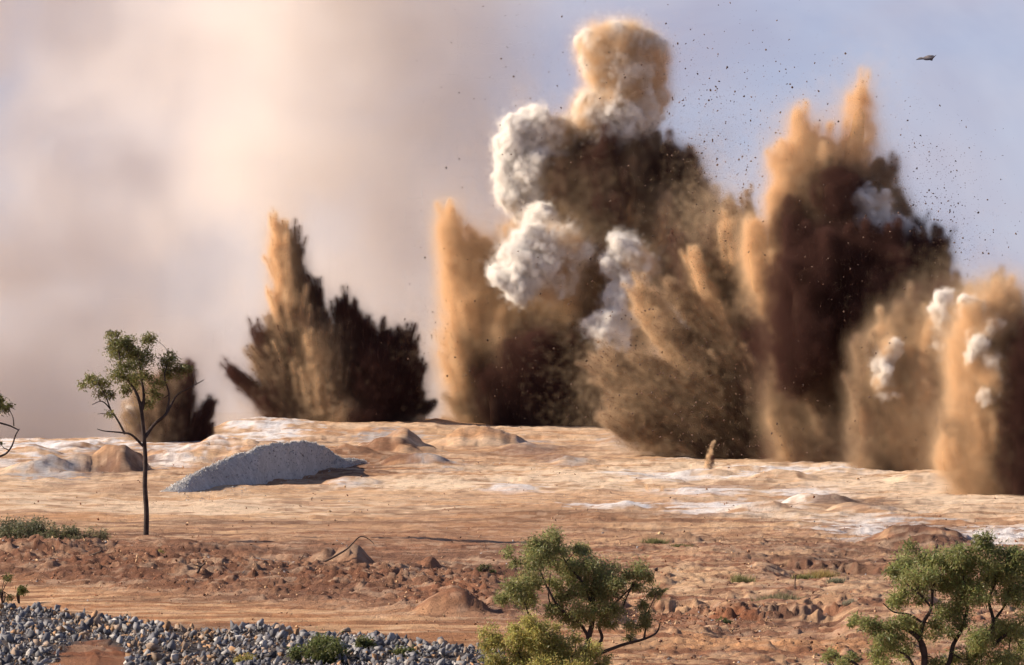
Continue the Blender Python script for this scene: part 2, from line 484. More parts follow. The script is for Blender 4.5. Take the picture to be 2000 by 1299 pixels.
def terrain():
    nu, nd = 820, 640
    t = np.linspace(0, 1, nd)
    # rows: dense where the picture shows them, then out to the far plain
    rows_y = np.concatenate([np.linspace(1700, 1310, 40), np.linspace(1309, 818, nd - 110)])
    Ds = np.interp(rows_y[::-1], _ty[::-1], _td[::-1])[::-1]
    Ds = np.concatenate([Ds, np.linspace(542, 660, 40), np.geomspace(690, 15000, 30)])
    ang = np.concatenate([np.linspace(-2600, -80, 60, endpoint=False), np.linspace(-80, 2080, nu - 120), np.linspace(2084, 4600, 60)])
    A, D = np.meshgrid((ang - 1000) / F, Ds)
    X = A * D
    x, d = X.ravel(), D.ravel()
    z = ground_z(x, d)
    far = d > 660
    z[far] = -4.0 + (z[far] + 4.0) * np.clip(1 - (d[far] - 660) / 400, 0, 1)
    nr, nc = X.shape
    idx = np.arange(nr * nc).reshape(nr, nc)
    faces = np.stack([idx[:-1, :-1], idx[:-1, 1:], idx[1:, 1:], idx[1:, :-1]], -1).reshape(-1, 4)
    # what the ground is made of
    px = 1000 + x * F / d
    py = np.interp(d, _td, _ty)
    n1 = fbm(p2(x, d, 9, 6), 4, 3)
    n2 = fbm(p2(x, d, 3, 1.6), 4, 7)
    n3 = fbm(p2(x, d, 0.8, 0.9), 3, 9)
    n4 = fbm(p2(x + 0.3 * d, d, 14, 0.9), 4, 19)       # streaks along the tracks
    n5 = fbm(p2(x, d - 0.14 * x, 30, 0.55), 3, 23)      # wheel tracks on the haul road
    c = np.tile(C_SAND, (len(x), 1))
    def mix(col, k):
        k = np.clip(k, 0, 1)[:, None]
        c[:] = c * (1 - k) + col * k
    mix(C_ORANGE, sstep(0.42, 0.62, n1) * 0.6)
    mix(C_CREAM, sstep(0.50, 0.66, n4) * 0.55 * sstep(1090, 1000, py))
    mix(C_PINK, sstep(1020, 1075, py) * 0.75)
    far_k = 0.35 + 0.65 * sstep(960, 1060, py)
    mix(C_RED, sstep(0.46, 0.62, n4) * 0.55 * far_k)
    mix(C_RED, sstep(0.48, 0.62, n2) * 0.5 * far_k)
    n6 = fbm(p2(x + 0.6 * d, d, 22, 2.2), 4, 29)
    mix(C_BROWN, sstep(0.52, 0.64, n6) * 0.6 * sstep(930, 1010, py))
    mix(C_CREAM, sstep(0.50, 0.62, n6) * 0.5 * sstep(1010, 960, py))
    bk = np.exp(-((py - (1105 + 0.065 * px)) / 42.0) ** 4) * sstep(1080, 940, px)
    mix(C_RED * 0.45 + C_BROWN * 0.5, bk * (0.55 + 0.45 * sstep(0.4, 0.6, n2)))
    road = np.exp(-((py - (1172 + 0.078 * px)) / 32.0) ** 4) * sstep(1500, 1000, px)
    mix(C_ORANGE, road * 0.9)
    mix(C_SAND, road * sstep(0.47, 0.54, n5) * 0.75)
    mix(C_RED, road * sstep(0.5, 0.42, n5) * 0.5)
    mix(C_OCHRE, sstep(1200, 1290, py) * 0.6)
    mix(C_BROWN, sstep(0.52, 0.66, n1) * sstep(1010, 1060, py) * 0.5)
    mix(C_PINK, sstep(1250, 1400, px) * sstep(1040, 1080, py) * 0.5)
    mix(C_SAND, sstep(0.53, 0.60, n5) * sstep(1000, 1150, px) * sstep(1020, 1060, py) * 0.55)
    mix(C_RED, sstep(0.46, 0.40, n5) * sstep(1000, 1150, px) * sstep(1040, 1080, py) * 0.5)
    for (cx, cy, rx, ry, col, s) in PATCHES:
        r = np.sqrt(((px - cx) / rx) ** 2 + ((py - cy) / ry) ** 2)
        m = r < 1.7
        mix_k = np.zeros(len(x))
        mix_k[m] = s * sstep(1.15, 0.45, r[m] + (n2[m] - 0.5) * 2.6 + (n3[m] - 0.5) * 1.2)
        mix(col, mix_k)
    mix(C_BROWN, sstep(0.56, 0.72, n3) * 0.4)
    mix(C_CREAM, sstep(0.42, 0.28, n3) * 0.25)
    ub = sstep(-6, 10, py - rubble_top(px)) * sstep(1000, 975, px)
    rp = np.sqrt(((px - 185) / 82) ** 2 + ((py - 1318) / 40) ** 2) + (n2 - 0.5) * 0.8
    mix(np.array((0.085, 0.07, 0.065)), ub * sstep(0.85, 1.1, rp))  # ground under the rubble darkened to paint shade in the gaps
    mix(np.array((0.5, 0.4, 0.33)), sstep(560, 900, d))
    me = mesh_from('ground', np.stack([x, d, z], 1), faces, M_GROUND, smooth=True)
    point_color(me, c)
    return tag(link('ground', me), kind='structure')

terrain()

# ---------------------------------------------------------------- flying soil and smoke
def points_group(mat):
    g = bpy.data.node_groups.new('grains', 'GeometryNodeTree')
    g.interface.new_socket('Geometry', in_out='INPUT', socket_type='NodeSocketGeometry')
    g.interface.new_socket('Geometry', in_out='OUTPUT', socket_type='NodeSocketGeometry')
    gi = g.nodes.new('NodeGroupInput'); go = g.nodes.new('NodeGroupOutput')
    mp = g.nodes.new('GeometryNodeMeshToPoints')
    na = g.nodes.new('GeometryNodeInputNamedAttribute')
    na.data_type = 'FLOAT'
    na.inputs[0].default_value = 'rad'
    sm = g.nodes.new('GeometryNodeSetMaterial')
    sm.inputs['Material'].default_value = mat
    g.links.new(gi.outputs[0], mp.inputs[0])
    g.links.new(na.outputs[0], mp.inputs['Radius'])
    g.links.new(mp.outputs[0], sm.inputs[0])
    g.links.new(sm.outputs[0], go.inputs[0])
    return g

G_POINTS = points_group(M_GRAIN)
N_POINTS = 0


def volume_mat(name, color, aniso=0.3, c2=None, nscale=0.12):
    m, nt, out = new_mat(name)
    pv = nt.nodes.new('ShaderNodeVolumePrincipled')
    pv.inputs['Color'].default_value = (*color, 1)
    pv.inputs['Density'].default_value = 1.0
    pv.inputs['Anisotropy'].default_value = aniso
    if c2:
        geo = nt.nodes.new('ShaderNodeNewGeometry')
        n = nt.nodes.new('ShaderNodeTexNoise')
        n.inputs['Scale'].default_value = nscale
        n.inputs['Detail'].default_value = 2
        nt.links.new(geo.outputs['Position'], n.inputs['Vector'])
        mr = nt.nodes.new('ShaderNodeMapRange')
        mr.inputs['From Min'].default_value = 0.4
        mr.inputs['From Max'].default_value = 0.6
        nt.links.new(n.outputs['Fac'], mr.inputs['Value'])
        mx = nt.nodes.new('ShaderNodeMix')
        mx.data_type = 'RGBA'
        mx.inputs['A'].default_value = (*color, 1)
        mx.inputs['B'].default_value = (*c2, 1)
        nt.links.new(mr.outputs['Result'], mx.inputs['Factor'])
        nt.links.new(mx.outputs['Result'], pv.inputs['Color'])
    nt.links.new(pv.outputs[0], out.inputs['Volume'])
    return m

def volume_object(name, den, lo, hi, mat, parent=None):
    """den (nx, ny, nz) extinction per metre on the box lo..hi (world)"""
    nx, ny, nz = den.shape
    off = np.array(parent.location) if parent is not None else np.zeros(3)
    lo = np.array(lo) - off; hi = np.array(hi) - off
    me = bpy.data.meshes.new(name)
    me.vertices.add(den.size)
    me.vertices.foreach_set('co', np.tile(((lo + hi) / 2).astype(np.float32), den.size))
    a = me.attributes.new('den', 'FLOAT', 'POINT')
    a.data.foreach_set('value', np.ascontiguousarray(den.transpose(2, 1, 0)).astype(np.float32).ravel())
    me.materials.append(mat)
    o = link(name, me, parent)
    g = bpy.data.node_groups.new('dust_grid', 'GeometryNodeTree')
    g.interface.new_socket('Geometry', in_out='INPUT', socket_type='NodeSocketGeometry')
    g.interface.new_socket('Geometry', in_out='OUTPUT', socket_type='NodeSocketGeometry')
    N, L = g.nodes.new, g.links.new
    gi, go = N('NodeGroupInput'), N('NodeGroupOutput')
    pos = N('GeometryNodeInputPosition')
    def vm(op, src, val):
        n = N('ShaderNodeVectorMath'); n.operation = op
        L(src, n.inputs[0]); n.inputs[1].default_value = val
        return n
    v = vm('SUBTRACT', pos.outputs[0], tuple(lo))
    v = vm('MULTIPLY', v.outputs[0], tuple((np.array((nx, ny, nz)) - 1) / (hi - lo)))
    v = vm('ADD', v.outputs[0], (0.5, 0.5, 0.5))
    n = N('ShaderNodeVectorMath'); n.operation = 'FLOOR'; L(v.outputs[0], n.inputs[0])
    v = vm('DOT_PRODUCT', n.outputs[0], (1, nx, nx * ny))
    fi = N('FunctionNodeFloatToInt'); L(v.outputs['Value'], fi.inputs[0])
    na = N('GeometryNodeInputNamedAttribute'); na.data_type = 'FLOAT'; na.inputs[0].default_value = 'den'
    si = N('GeometryNodeSampleIndex'); si.data_type = 'FLOAT'; si.domain = 'POINT'; si.clamp = True
    L(gi.outputs[0], si.inputs['Geometry']); L(na.outputs[0], si.inputs['Value']); L(fi.outputs[0], si.inputs['Index'])
    vc = N('GeometryNodeVolumeCube')
    vc.inputs['Min'].default_value = tuple(lo); vc.inputs['Max'].default_value = tuple(hi)
    vc.inputs['Resolution X'].default_value = nx
    vc.inputs['Resolution Y'].default_value = ny
    vc.inputs['Resolution Z'].default_value = nz
    L(si.outputs['Value'], vc.inputs['Density'])
    sm = N('GeometryNodeSetMaterial'); sm.inputs['Material'].default_value = mat
    L(vc.outputs[0], sm.inputs[0]); L(sm.outputs[0], go.inputs[0])
    o.modifiers.new('dust', 'NODES').node_group = g
    o['kind'] = 'stuff'
    return o

def blur3(a, n=1):
    for _ in range(n):
        for ax in range(3):
            p = np.pad(a, [(1, 1) if i == ax else (0, 0) for i in range(3)])
            sl = lambda s: tuple(slice(s, s + a.shape[i]) if i == ax else slice(None) for i in range(3))
            a = 0.25 * p[sl(0)] + 0.5 * p[sl(1)] + 0.25 * p[sl(2)]
    return a

def box_blur(a, r, n=2):
    for _ in range(n):
        for ax in range(3):
            p = np.pad(a, [(r + 1, r) if i == ax else (0, 0) for i in range(3)])
            c = np.cumsum(p, axis=ax)
            m = a.shape[ax]
            hi_ = tuple(slice(2 * r + 1, 2 * r + 1 + m) if i == ax else slice(None) for i in range(3))
            lo_ = tuple(slice(0, m) if i == ax else slice(None) for i in range(3))
            a = (c[hi_] - c[lo_]) / (2 * r + 1)
    return a

def soil_volume(name, Q, R, D, mat, parent, vox=4.2, blur=1, gain=1.0, halo=0.0):
    """bin grains (picture units) into an extinction grid"""
    mg = 10 if halo else 2
    lo = Q.min(0) - mg * vox; hi = Q.max(0) + mg * vox
    n = np.ceil((hi - lo) / vox).astype(int) + 1
    hi = lo + (n - 1) * vox
    i = np.clip(np.rint((Q - lo) / vox).astype(int), 0, n - 1)
    flat = (i[:, 0] * n[1] + i[:, 1]) * n[2] + i[:, 2]
    den = np.bincount(flat, weights=math.pi * R * R, minlength=int(n.prod())).reshape(n) / vox ** 3
    if halo:                                              # fine dust hanging round the denser jets
        soft_ = box_blur(den.astype(np.float32), 4, 2)
        soft_[soft_ < 2e-4] = 0
        den = (1 - halo * 0.6) * blur3(den, blur) + halo * soft_
    else:
        den = blur3(den, blur)
    den = den * gain * F / D                              # per metre
    wlo = to_world(lo[None], D)[0]; whi = to_world(hi[None], D)[0]
    # picture axes (right, up, away) -> world (x, z, y)
    den = den.transpose(0, 2, 1)
    a = np.array((wlo[0], wlo[1], wlo[2])); b = np.array((whi[0], whi[1], whi[2]))
    return volume_object(name, den, a, b, mat, parent)

def grains(name, pos, rad, col, parent):
    """a cloud of round grains; pos in world coordinates"""
    global N_POINTS
    N_POINTS += len(pos)
    off = np.array(parent.matrix_world.translation if parent else (0, 0, 0)) if parent is None else np.array(parent.location)
    me = mesh_from(name, pos - off, np.zeros((0, 3), np.int32))
    a = me.attributes.new('rad', 'FLOAT', 'POINT')
    a.data.foreach_set('value', np.asarray(rad, np.float32))
    point_color(me, col)
    me.materials.append(M_GRAIN)
    o = link(name, me, parent)
    o.modifiers.new('grains', 'NODES').node_group = G_POINTS
    o['kind'] = 'stuff'
    return o

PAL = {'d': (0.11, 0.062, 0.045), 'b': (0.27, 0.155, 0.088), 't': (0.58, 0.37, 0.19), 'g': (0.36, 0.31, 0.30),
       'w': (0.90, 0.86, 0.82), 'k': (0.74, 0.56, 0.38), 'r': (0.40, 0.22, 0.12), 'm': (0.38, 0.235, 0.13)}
DARK = {'d': 1.0, 'b': 0.55, 'g': 0.6, 'm': 0.15, 'r': 0.3, 't': 0.0, 'k': 0.0, 'w': 0.0}     # share of dark dust: dark soil and painted shade
RP = 1.25            # grain radius in picture units

def jet_frame(j):
    x0, y0, x1, y1 = j[:4]
    a = np.array((x0, -y0, 0.0)); b = np.array((x1, -y1, 0.0))
    ax = b - a
    L = np.linalg.norm(ax)
    ax = ax / L
    s1 = np.array((-ax[1], ax[0], 0.0)); s2 = np.array((0.0, 0.0, 1.0))
    return a, ax, s1, s2, L

def tipf(t, sharp):
    return np.clip(1 - t, 0, 1) ** sharp

def widths(t, w0, w1):
    w = w0 + (w1 - w0) * t
    return w * np.where(t > 0.8, np.sqrt(np.clip(1 - ((t - 0.8) / 0.2) ** 2, 0, 1)) * 0.85 + 0.15 * (1 - t) / 0.2, 1.0)

def turbulence(q, foot_y, k_=1.0):
    h = np.clip((q[:, 1] + foot_y) / 160.0, 0, 1)[:, None]
    for sc_, am in ((95.0, 46.0), (34.0, 17.0)):
        d = np.stack([nz(q / sc_ + 3.7 * k, k) for k in range(3)], 1) - 0.5
        d[:, 1] *= 1.5
        q = q + d * am * h * k_
    return q

def jet_cloud(rng, jets, seed, streaks=1.0, fuzz=1.0, foot_y=900, turb=1.0):
    """jets: (x0, y0, x1, y1, half width at foot, half width at tip, depth offset, colour, thickness)"""
    Q, R, K, BQ, BR, BC = [], [], [], [], [], []
    for ji, j in enumerate(jets):
        x0, y0, x1, y1, w0, w1, dd, ck, tau = j
        a, ax, s1, s2, L = jet_frame(j)
        a = a + np.array((0, 0, dd))
        base = np.array(PAL[ck])
        area = L * (w0 + w1)
        # body
        n = int(tau * area / (math.pi * RP * RP) * 0.75)
        t = rng.random(n) ** 0.9
        th = rng.random(n) * 2 * math.pi
        rr = np.sqrt(rng.random(n))
        soft = 0.36 if ck in 'tmk' else 0.2
        rr = rr * (1 + np.abs(rng.normal(0, soft, n)))
        w = widths(t, w0, w1)
        lump = nz(np.stack([t * L / (w0 * 1.6 + 20), np.cos(th) * 0.8 + ji * 7.1, np.sin(th) * 0.8], 1), 0) - 0.5
        rr = rr * (1 + 1.1 * lump)
        q = a + ax * (t * L)[:, None] + s1 * (rr * w * np.cos(th))[:, None] + s2 * (rr * w * np.sin(th))[:, None]
        st = nz(np.stack([t * L / 150.0 + ji * 3.3, q[:, 0] / 50.0 + q[:, 1] * 0.008, q[:, 2] / 50.0], 1), 1)
        keep = st > 0.26 + 0.34 * rng.random(n) * (rr > 0.3)
        if y0 < foot_y - 50:
            keep &= rng.random(n) < sstep(0.0, 0.45, t)
        BC.append(np.full(keep.sum(), DARK[ck]))
        BQ.append(q[keep]); BR.append(RP * (0.65 + 0.7 * rng.random(keep.sum())))
        # tongues that shoot out of the body
        ns = int(streaks * (6 + area / 260.0))
        for s in range(ns):
            t0 = rng.random() ** 0.8 * 0.92
            ww = float(widths(np.array([t0]), w0, w1)[0])
            al = rng.random() * 2 * math.pi
            rho = ww * rng.random() ** 0.4 * 0.95
            rad = s1 * math.cos(al) + s2 * math.sin(al)
            p0 = a + ax * (t0 * L) + rad * rho
            div = rng.normal(0.16, 0.12) * rho / (ww + 1e-6)
            d = ax + rad * div + rng.normal(0, 0.04, 3)
            d /= np.linalg.norm(d)
            sl = min(L, 260) * (0.14 + 0.28 * rng.random()) * (1.1 - 0.45 * t0)
            sw = max(2.2, ((0.04 + 0.10 * rng.random() ** 1.6) if streaks > 1 else (0.12 + 0.22 * rng.random())) * (0.35 * ww + 0.4 * w0))
            m = int(1.9 * sl * sw * 2 / (math.pi * RP * RP) * min(1.3, tau / 4.0))
            if m < 8: continue
            u = rng.random(m) ** 0.85
            g = rng.normal(0, 0.42, (m, 2)) * (sw * (1 - u) ** 0.55 + 0.4)[:, None]
            e1 = np.cross(d, s2); e1 /= np.linalg.norm(e1) + 1e-9
            e2 = np.cross(d, e1)
            q = p0 + d * (u * sl)[:, None] + e1 * g[:, :1] + e2 * g[:, 1:]
            BC.append(np.full(m, DARK[ck]))
            BQ.append(q); BR.append(RP * (0.6 + 0.6 * rng.random(m)))
            q = q[::(3 if streaks > 1 else 14)]; m = len(q)
            Q.append(q); R.append(RP * (0.4 + 0.5 * rng.random(m)))
            K.append(np.tile(base * (0.7 + 0.65 * rng.random()), (m, 1)))
        # thin dust round it
        n = int(fuzz * 0.05 * area / (math.pi * RP * RP))
        t = rng.random(n) * 1.04
        w = widths(np.clip(t, 0, 1), w0, w1) + 3
        th = rng.random(n) * 2 * math.pi
        rr = np.abs(rng.normal(0.85, 0.33, n))
        q = a + ax * (t * L)[:, None] + s1 * (rr * w * np.cos(th))[:, None] + s2 * (rr * w * np.sin(th))[:, None]
        Q.append(q); R.append(RP * (0.4 + 0.4 * rng.random(n))); K.append(np.tile(base * 1.15, (n, 1)))
    BQ = [turbulence(np.concatenate(BQ), foot_y, turb)]
    Q = [turbulence(np.concatenate(Q), foot_y, turb)]
    return np.concatenate(Q), np.concatenate(R), np.clip(np.concatenate(K), 0.01, 0.93), np.concatenate(BQ), np.concatenate(BR), np.concatenate(BC)

def sphere_dirs(rng, n):
    v = rng.normal(size=(n, 3))
    return v / np.linalg.norm(v, axis=1)[:, None]

def billow_tree(rng, blobs):
    out = []
    for (x, y, r, dd, ck) in blobs:
        c = np.array((x, -y, dd))
        out.append((c, r, ck, 0))
        for d in sphere_dirs(rng, 26):
            r1 = r * rng.uniform(0.25, 0.5)
            c1 = c + d * (r * 1.02 - r1 * 0.62)
            out.append((c1, r1, ck, 1))
            for d2 in sphere_dirs(rng, 10):
                if d2 @ d < -0.1: continue
                r2 = r1 * rng.uniform(0.22, 0.42)
                out.append((c1 + d2 * (r1 - r2 * 0.35), r2, ck, 2))
    return out

def billow_cloud(rng, blobs, soft=0.10, tau=3.4):
    Q, R, K = [], [], []
    for (c, r, ck, lev) in billow_tree(rng, blobs):
        n = int(tau * 4 * r * r / (RP * RP) * (1.0, 0.8, 0.7)[lev])
        d = sphere_dirs(rng, n)
        rr = 1 - np.abs(rng.normal(0, 0.22, n)) + rng.normal(0, soft, n)
        hal = rng.random(n) < 0.26
        rr = np.where(hal, 1 + np.abs(rng.normal(0, 0.38, n)), rr)
        Q.append(c + d * (rr * r)[:, None])
        R.append(RP * (0.45 + 0.4 * rng.random(n)))
        K.append(np.tile(np.array(PAL[ck]) * rng.uniform(0.93, 1.04), (n, 1)))
    return np.concatenate(Q), np.concatenate(R), np.clip(np.concatenate(K), 0.01, 0.94)

def veil_cloud(rng, veils):
    """soft dust: (x, y, sx, sy, depth offset, colour, thickness)"""
    Q, R, K = [], [], []
    for (x, y, sx, sy, dd, ck, tau) in veils:
        n = int(tau * 2 * math.pi * sx * sy / (math.pi * (0.62 * RP) ** 2))
        q = np.stack([rng.normal(0, sx, n), rng.normal(0, sy, n), rng.normal(0, min(sx, sy), n)], 1)
        w = fbm(np.stack([q[:, 0] / (sx * 0.7) + x, q[:, 1] / (sy * 0.7), q[:, 2] / sx + y], 1), 4, int(x) % 97)
        keep = w > 0.30 + 0.35 * rng.random(n)
        q = q[keep] + np.array((x, -y, dd))
        Q.append(q); R.append(RP * (0.5 + 0.25 * rng.random(len(q))))
        K.append(np.tile(np.array(PAL[ck]), (len(q), 1)) * (0.9 + 0.2 * rng.random((len(q), 1))))
    return np.concatenate(Q), np.concatenate(R), np.clip(np.concatenate(K), 0.01, 0.93)

def to_world(Q, D):
    s = D / F
    return np.stack([(Q[:, 0] - 1000) * s, D + Q[:, 2] * s, H + (Q[:, 1] + YH) * s], 1)

def jet_core(name, jets, D, root, root_y, shrink=0.58):
    V, Fc, C = [], [], []
    off = 0
    ring, nr = 12, 12
    for ji, j in enumerate(jets):
        x0, y0, x1, y1, w0, w1, dd, ck, tau = j
        if tau < 2.5 or w0 < 18: continue
        a, ax, s1, s2, L = jet_frame(j)
        a = a + np.array((0, 0, dd))
        t = np.linspace(0.3 if y0 < root_y - 50 else 0.0, 0.84, nr)
        w = widths(t, w0, w1) * shrink
        w *= np.sqrt(np.clip(1 - np.linspace(0 if y0 >= root_y - 50 else -1, 1, nr) ** 4, 0.0004, 1))
        th = np.linspace(0, 2 * math.pi, ring, endpoint=False)
        T, TH = np.meshgrid(t, th, indexing='ij')
        lump = fbm(np.stack([T.ravel() * 6, np.cos(TH.ravel()) + ji, np.sin(TH.ravel())], 1), 3, 70 + ji).reshape(T.shape)
        Wd = w[:, None] * (0.7 + 0.6 * lump)
        q = a + ax * (T * L)[..., None] + s1 * (Wd * np.cos(TH))[..., None] + s2 * (Wd * np.sin(TH))[..., None]
        V.append(q.reshape(-1, 3))
        id_ = np.arange(nr * ring).reshape(nr, ring) + off
        nx = np.roll(id_, -1, 1)
        Fc.append(np.stack([id_[:-1], nx[:-1], nx[1:], id_[1:]], -1).reshape(-1, 4))
        C.append(np.tile(np.array(PAL[ck]) * 0.9, (nr * ring, 1)))
        off += nr * ring
    if not V: return
    pos = to_world(np.concatenate(V), D) - np.array(root.location)
    me = mesh_from(name, pos, np.concatenate(Fc), M_GRAIN, smooth=True)
    point_color(me, np.concatenate(C))
    link(name, me, root)

_ico = None
def ico_arrays(sub):
    bm = bmesh.new()
    bmesh.ops.create_icosphere(bm, subdivisions=sub, radius=1.0)
    bm.verts.ensure_lookup_table()
    v = np.array([q.co[:] for q in bm.verts])
    f = np.array([[q.index for q in t.verts] for t in bm.faces])
    bm.free()
    return v, f
ICO2 = ico_arrays(2)

def clusters(blobs):
    left, out = list(blobs), []
    while left:
        grp = [left.pop()]
        for g in grp:
            for b in list(left):
                if math.dist((g[0], g[1], g[3]), (b[0], b[1], b[3])) < 0.42 * (g[2] + b[2]):
                    grp.append(b); left.remove(b)
        out.append(grp)
    return out

def billow_core(name, blobs, D, root, shrink=0.45):
    V, Fc, C = [], [], []
    off = 0
    for (x, y, r, dd, ck) in blobs:
        v = ICO2[0] * r * shrink + np.array((x, -y, dd))
        V.append(v); Fc.append(ICO2[1] + off); off += len(v)
        C.append(np.tile(np.array(PAL[ck]), (len(v), 1)))
    pos = to_world(np.concatenate(V), D) - np.array(root.location)
    me = mesh_from(name, pos, np.concatenate(Fc), M_GRAIN, smooth=True)
    point_color(me, np.concatenate(C))
    link(name, me, root)

def plume(name, label, foot, D, jets, seed, billows=(), veils=(), streaks=0.3, fuzz=1.0, cat='dust plume', soft=0.10, turb=0.38, skirt=None):
    """billows: list of (part name, blobs)"""
    rng = np.random.default_rng(seed)
    x = (foot[0] - 1000) / F * D
    root = empty(name, (x, D, gz(x, D)))
    tag(root, label, cat, 'plumes of the blast')
    if skirt:                       # low jets and dust kicked out along the foot
        xa, xb, ya, yb, n = skirt
        jets = list(jets)
        for i in range(n):
            u = rng.random()
            x_, y_ = xa + (xb - xa) * u, ya + (yb - ya) * u
            sd = np.sign(u - 0.5 + rng.normal(0, 0.25)) * rng.uniform(0.4, 1.0)
            ln_ = rng.uniform(26, 70)
            jets.append((x_, y_ + 6, x_ + sd * ln_, y_ - rng.uniform(6, 34), rng.uniform(7, 14), 2.5, rng.uniform(-40, 10), rng.choice(['m', 't', 'b', 'r']), 2.6))
    if skirt:
        veils = list(veils)
        for i in range(8):
            u = (i + rng.random()) / 8
            veils.append((xa - 20 + (xb - xa + 40) * u, ya - 6 + (yb - ya) * u, rng.uniform(20, 40), rng.uniform(5, 12), rng.uniform(-50, 0), 't', rng.uniform(0.15, 0.5)))
    q, r, k, bq, br, bc = jet_cloud(rng, jets, seed, streaks, fuzz, foot[1], turb)
    grains('thrown_soil', to_world(q, D), r * D / F, k, root)
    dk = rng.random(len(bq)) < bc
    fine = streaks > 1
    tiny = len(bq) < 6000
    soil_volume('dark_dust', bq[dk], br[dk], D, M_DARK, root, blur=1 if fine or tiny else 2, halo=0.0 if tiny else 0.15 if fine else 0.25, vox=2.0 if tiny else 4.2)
    VQ, VR = [], []
    jet_core('soil_column', jets, D, root, foot[1])
    for blobs in billows:
        q, r, k = billow_cloud(rng, blobs, soft)
        for sc_, am in ((50.0, 30.0), (18.0, 9.0)):
            q = q + (np.stack([nz(q / sc_ + 2.9 * m, m) for m in range(3)], 1) - 0.5) * am
        kp = nz(q / 44.0 + 11.0, 1) > 0.28 + 0.28 * rng.random(len(q))
        soil_volume('smoke', q[kp], r[kp], D, M_SMOKE, root, vox=2.8, blur=1, gain=0.85)
        tanb = [(x, y, r * 1.08, dd - 3, c) for (x, y, r, dd, c) in blobs if c == 'k']
        if tanb:
            q, r, k = billow_cloud(rng, tanb, soft * 3.0, 0.6)
            q = q + (np.stack([nz(q / 40.0 + 2.9 * m, m) for m in range(3)], 1) - 0.5) * 40.0
            kp = nz(q / 45.0 + 5.0, 2) > 0.42
            VQ.append(q[kp]); VR.append(r[kp])
        for group in clusters(blobs):
            if sum(b[2] for b in group) > 24:
                billow_core('smoke_billow', group, D, root)
    if veils:
        q, r, k = veil_cloud(rng, veils)
        VQ.append(q); VR.append(r)
    soil_volume('tan_dust', np.concatenate([bq[~dk]] + VQ), np.concatenate([br[~dk]] + VR), D, M_TAN, root, blur=1 if fine or tiny else 2, halo=0.0 if tiny else 0.14 if fine else 0.4, vox=2.0 if tiny else 4.2)
    return root

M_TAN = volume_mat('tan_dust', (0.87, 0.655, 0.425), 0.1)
M_DARK = volume_mat('dark_soil_shade_dust', (0.11, 0.055, 0.045), 0.0)  # dark soil, deepened in colour to carry the plumes' shade too
M_SMOKE = volume_mat('white_smoke', (0.99, 0.963, 0.92), 0.0)

# --- drifting cloud of old dust behind everything
def drifting_dust():
    D0, D1 = 575.0, 690.0
    vx = 1.7
    Dm = 620.0
    x0, x1 = (-720 - 1000) / F * Dm, (1330 - 1000) / F * Dm
    z0, z1 = -6.0, 78.0
    n = np.array((int((x1 - x0) / vx), int((D1 - D0) / (vx * 1.6)), int((z1 - z0) / vx)))
    g = np.meshgrid(np.linspace(x0, x1, n[0]), np.linspace(D0, D1, n[1]), np.linspace(z0, z1, n[2]), indexing='ij')
    X, Y, Z = (q.ravel() for q in g)
    px = 1000 + X * F / Y; py = YH - (Z - H) * F / Y
    wp = np.stack([(X + 0.25 * Z) / 24, Y / 26, (Z - 0.2 * X) / 24], 1)
    warp = np.stack([fbm(wp * 1.4 + 5.1, 3, 81), fbm(wp * 1.4 + 9.7, 3, 82), fbm(wp * 1.4 + 2.3, 3, 83)], 1) - 0.5
    n1 = fbm(wp + warp * 1.5, 3, 84, 0.5)
    n2 = fbm(np.stack([X / 8, Y / 10, Z / 8], 1) + warp * 2.2, 4, 85)
    dp = Y - D0
    edge = np.interp(py, [-100, 0, 200, 380, 520, 700, 900], [955, 955, 975, 1000, 1100, 1200, 1250])   # right hand side of the cloud
    mixn = n1 * 0.55 + n2 * 0.45
    lumps = sstep(0.44, 0.58, mixn)
    side = sstep(210, -330, px - edge + (n1 - 0.5) * 460)
    c2 = side * sstep(0, 300, px + (n1 - 0.5) * 300) * (0.3 + 0.7 * sstep(250, 800, px)) * sstep(46, 66, dp + (mixn - 0.5) * 60) * sstep(112, 104, dp)
    c1 = sstep(500, 60, px + (n1 - 0.5) * 700) * sstep(2, 14, dp) * sstep(48, 34, dp) * sstep(-700, -480, px)
    c3 = sstep(60, -160, px - edge - 60 + (n1 - 0.5) * 300) * sstep(330, 800, py + (n1 - 0.5) * 300) * sstep(6, 16, dp) * sstep(60, 44, dp) * sstep(-700, -480, px)
    den = 0.12 * c2 * (0.32 + lumps) + 0.055 * c1 * (0.4 + 1.1 * lumps) + 0.030 * c3 * (0.3 + lumps)
    edge_box = sstep(0, 0.06, (X - x0) / (x1 - x0)) * sstep(1, 0.97, (X - x0) / (x1 - x0)) * sstep(1.0, 0.94, (Z - z0) / (z1 - z0))
    o = volume_object('drifting_dust', (den * edge_box).reshape(n), (x0, D0, z0), (x1, D1, z1), M_OLD)
    tag(o, 'huge pale pinkish dust cloud drifting behind the small bursts', 'dust cloud', kind='stuff')

M_OLD = volume_mat('old_dust', (0.984, 0.938, 0.90), 0.0)
drifting_dust()

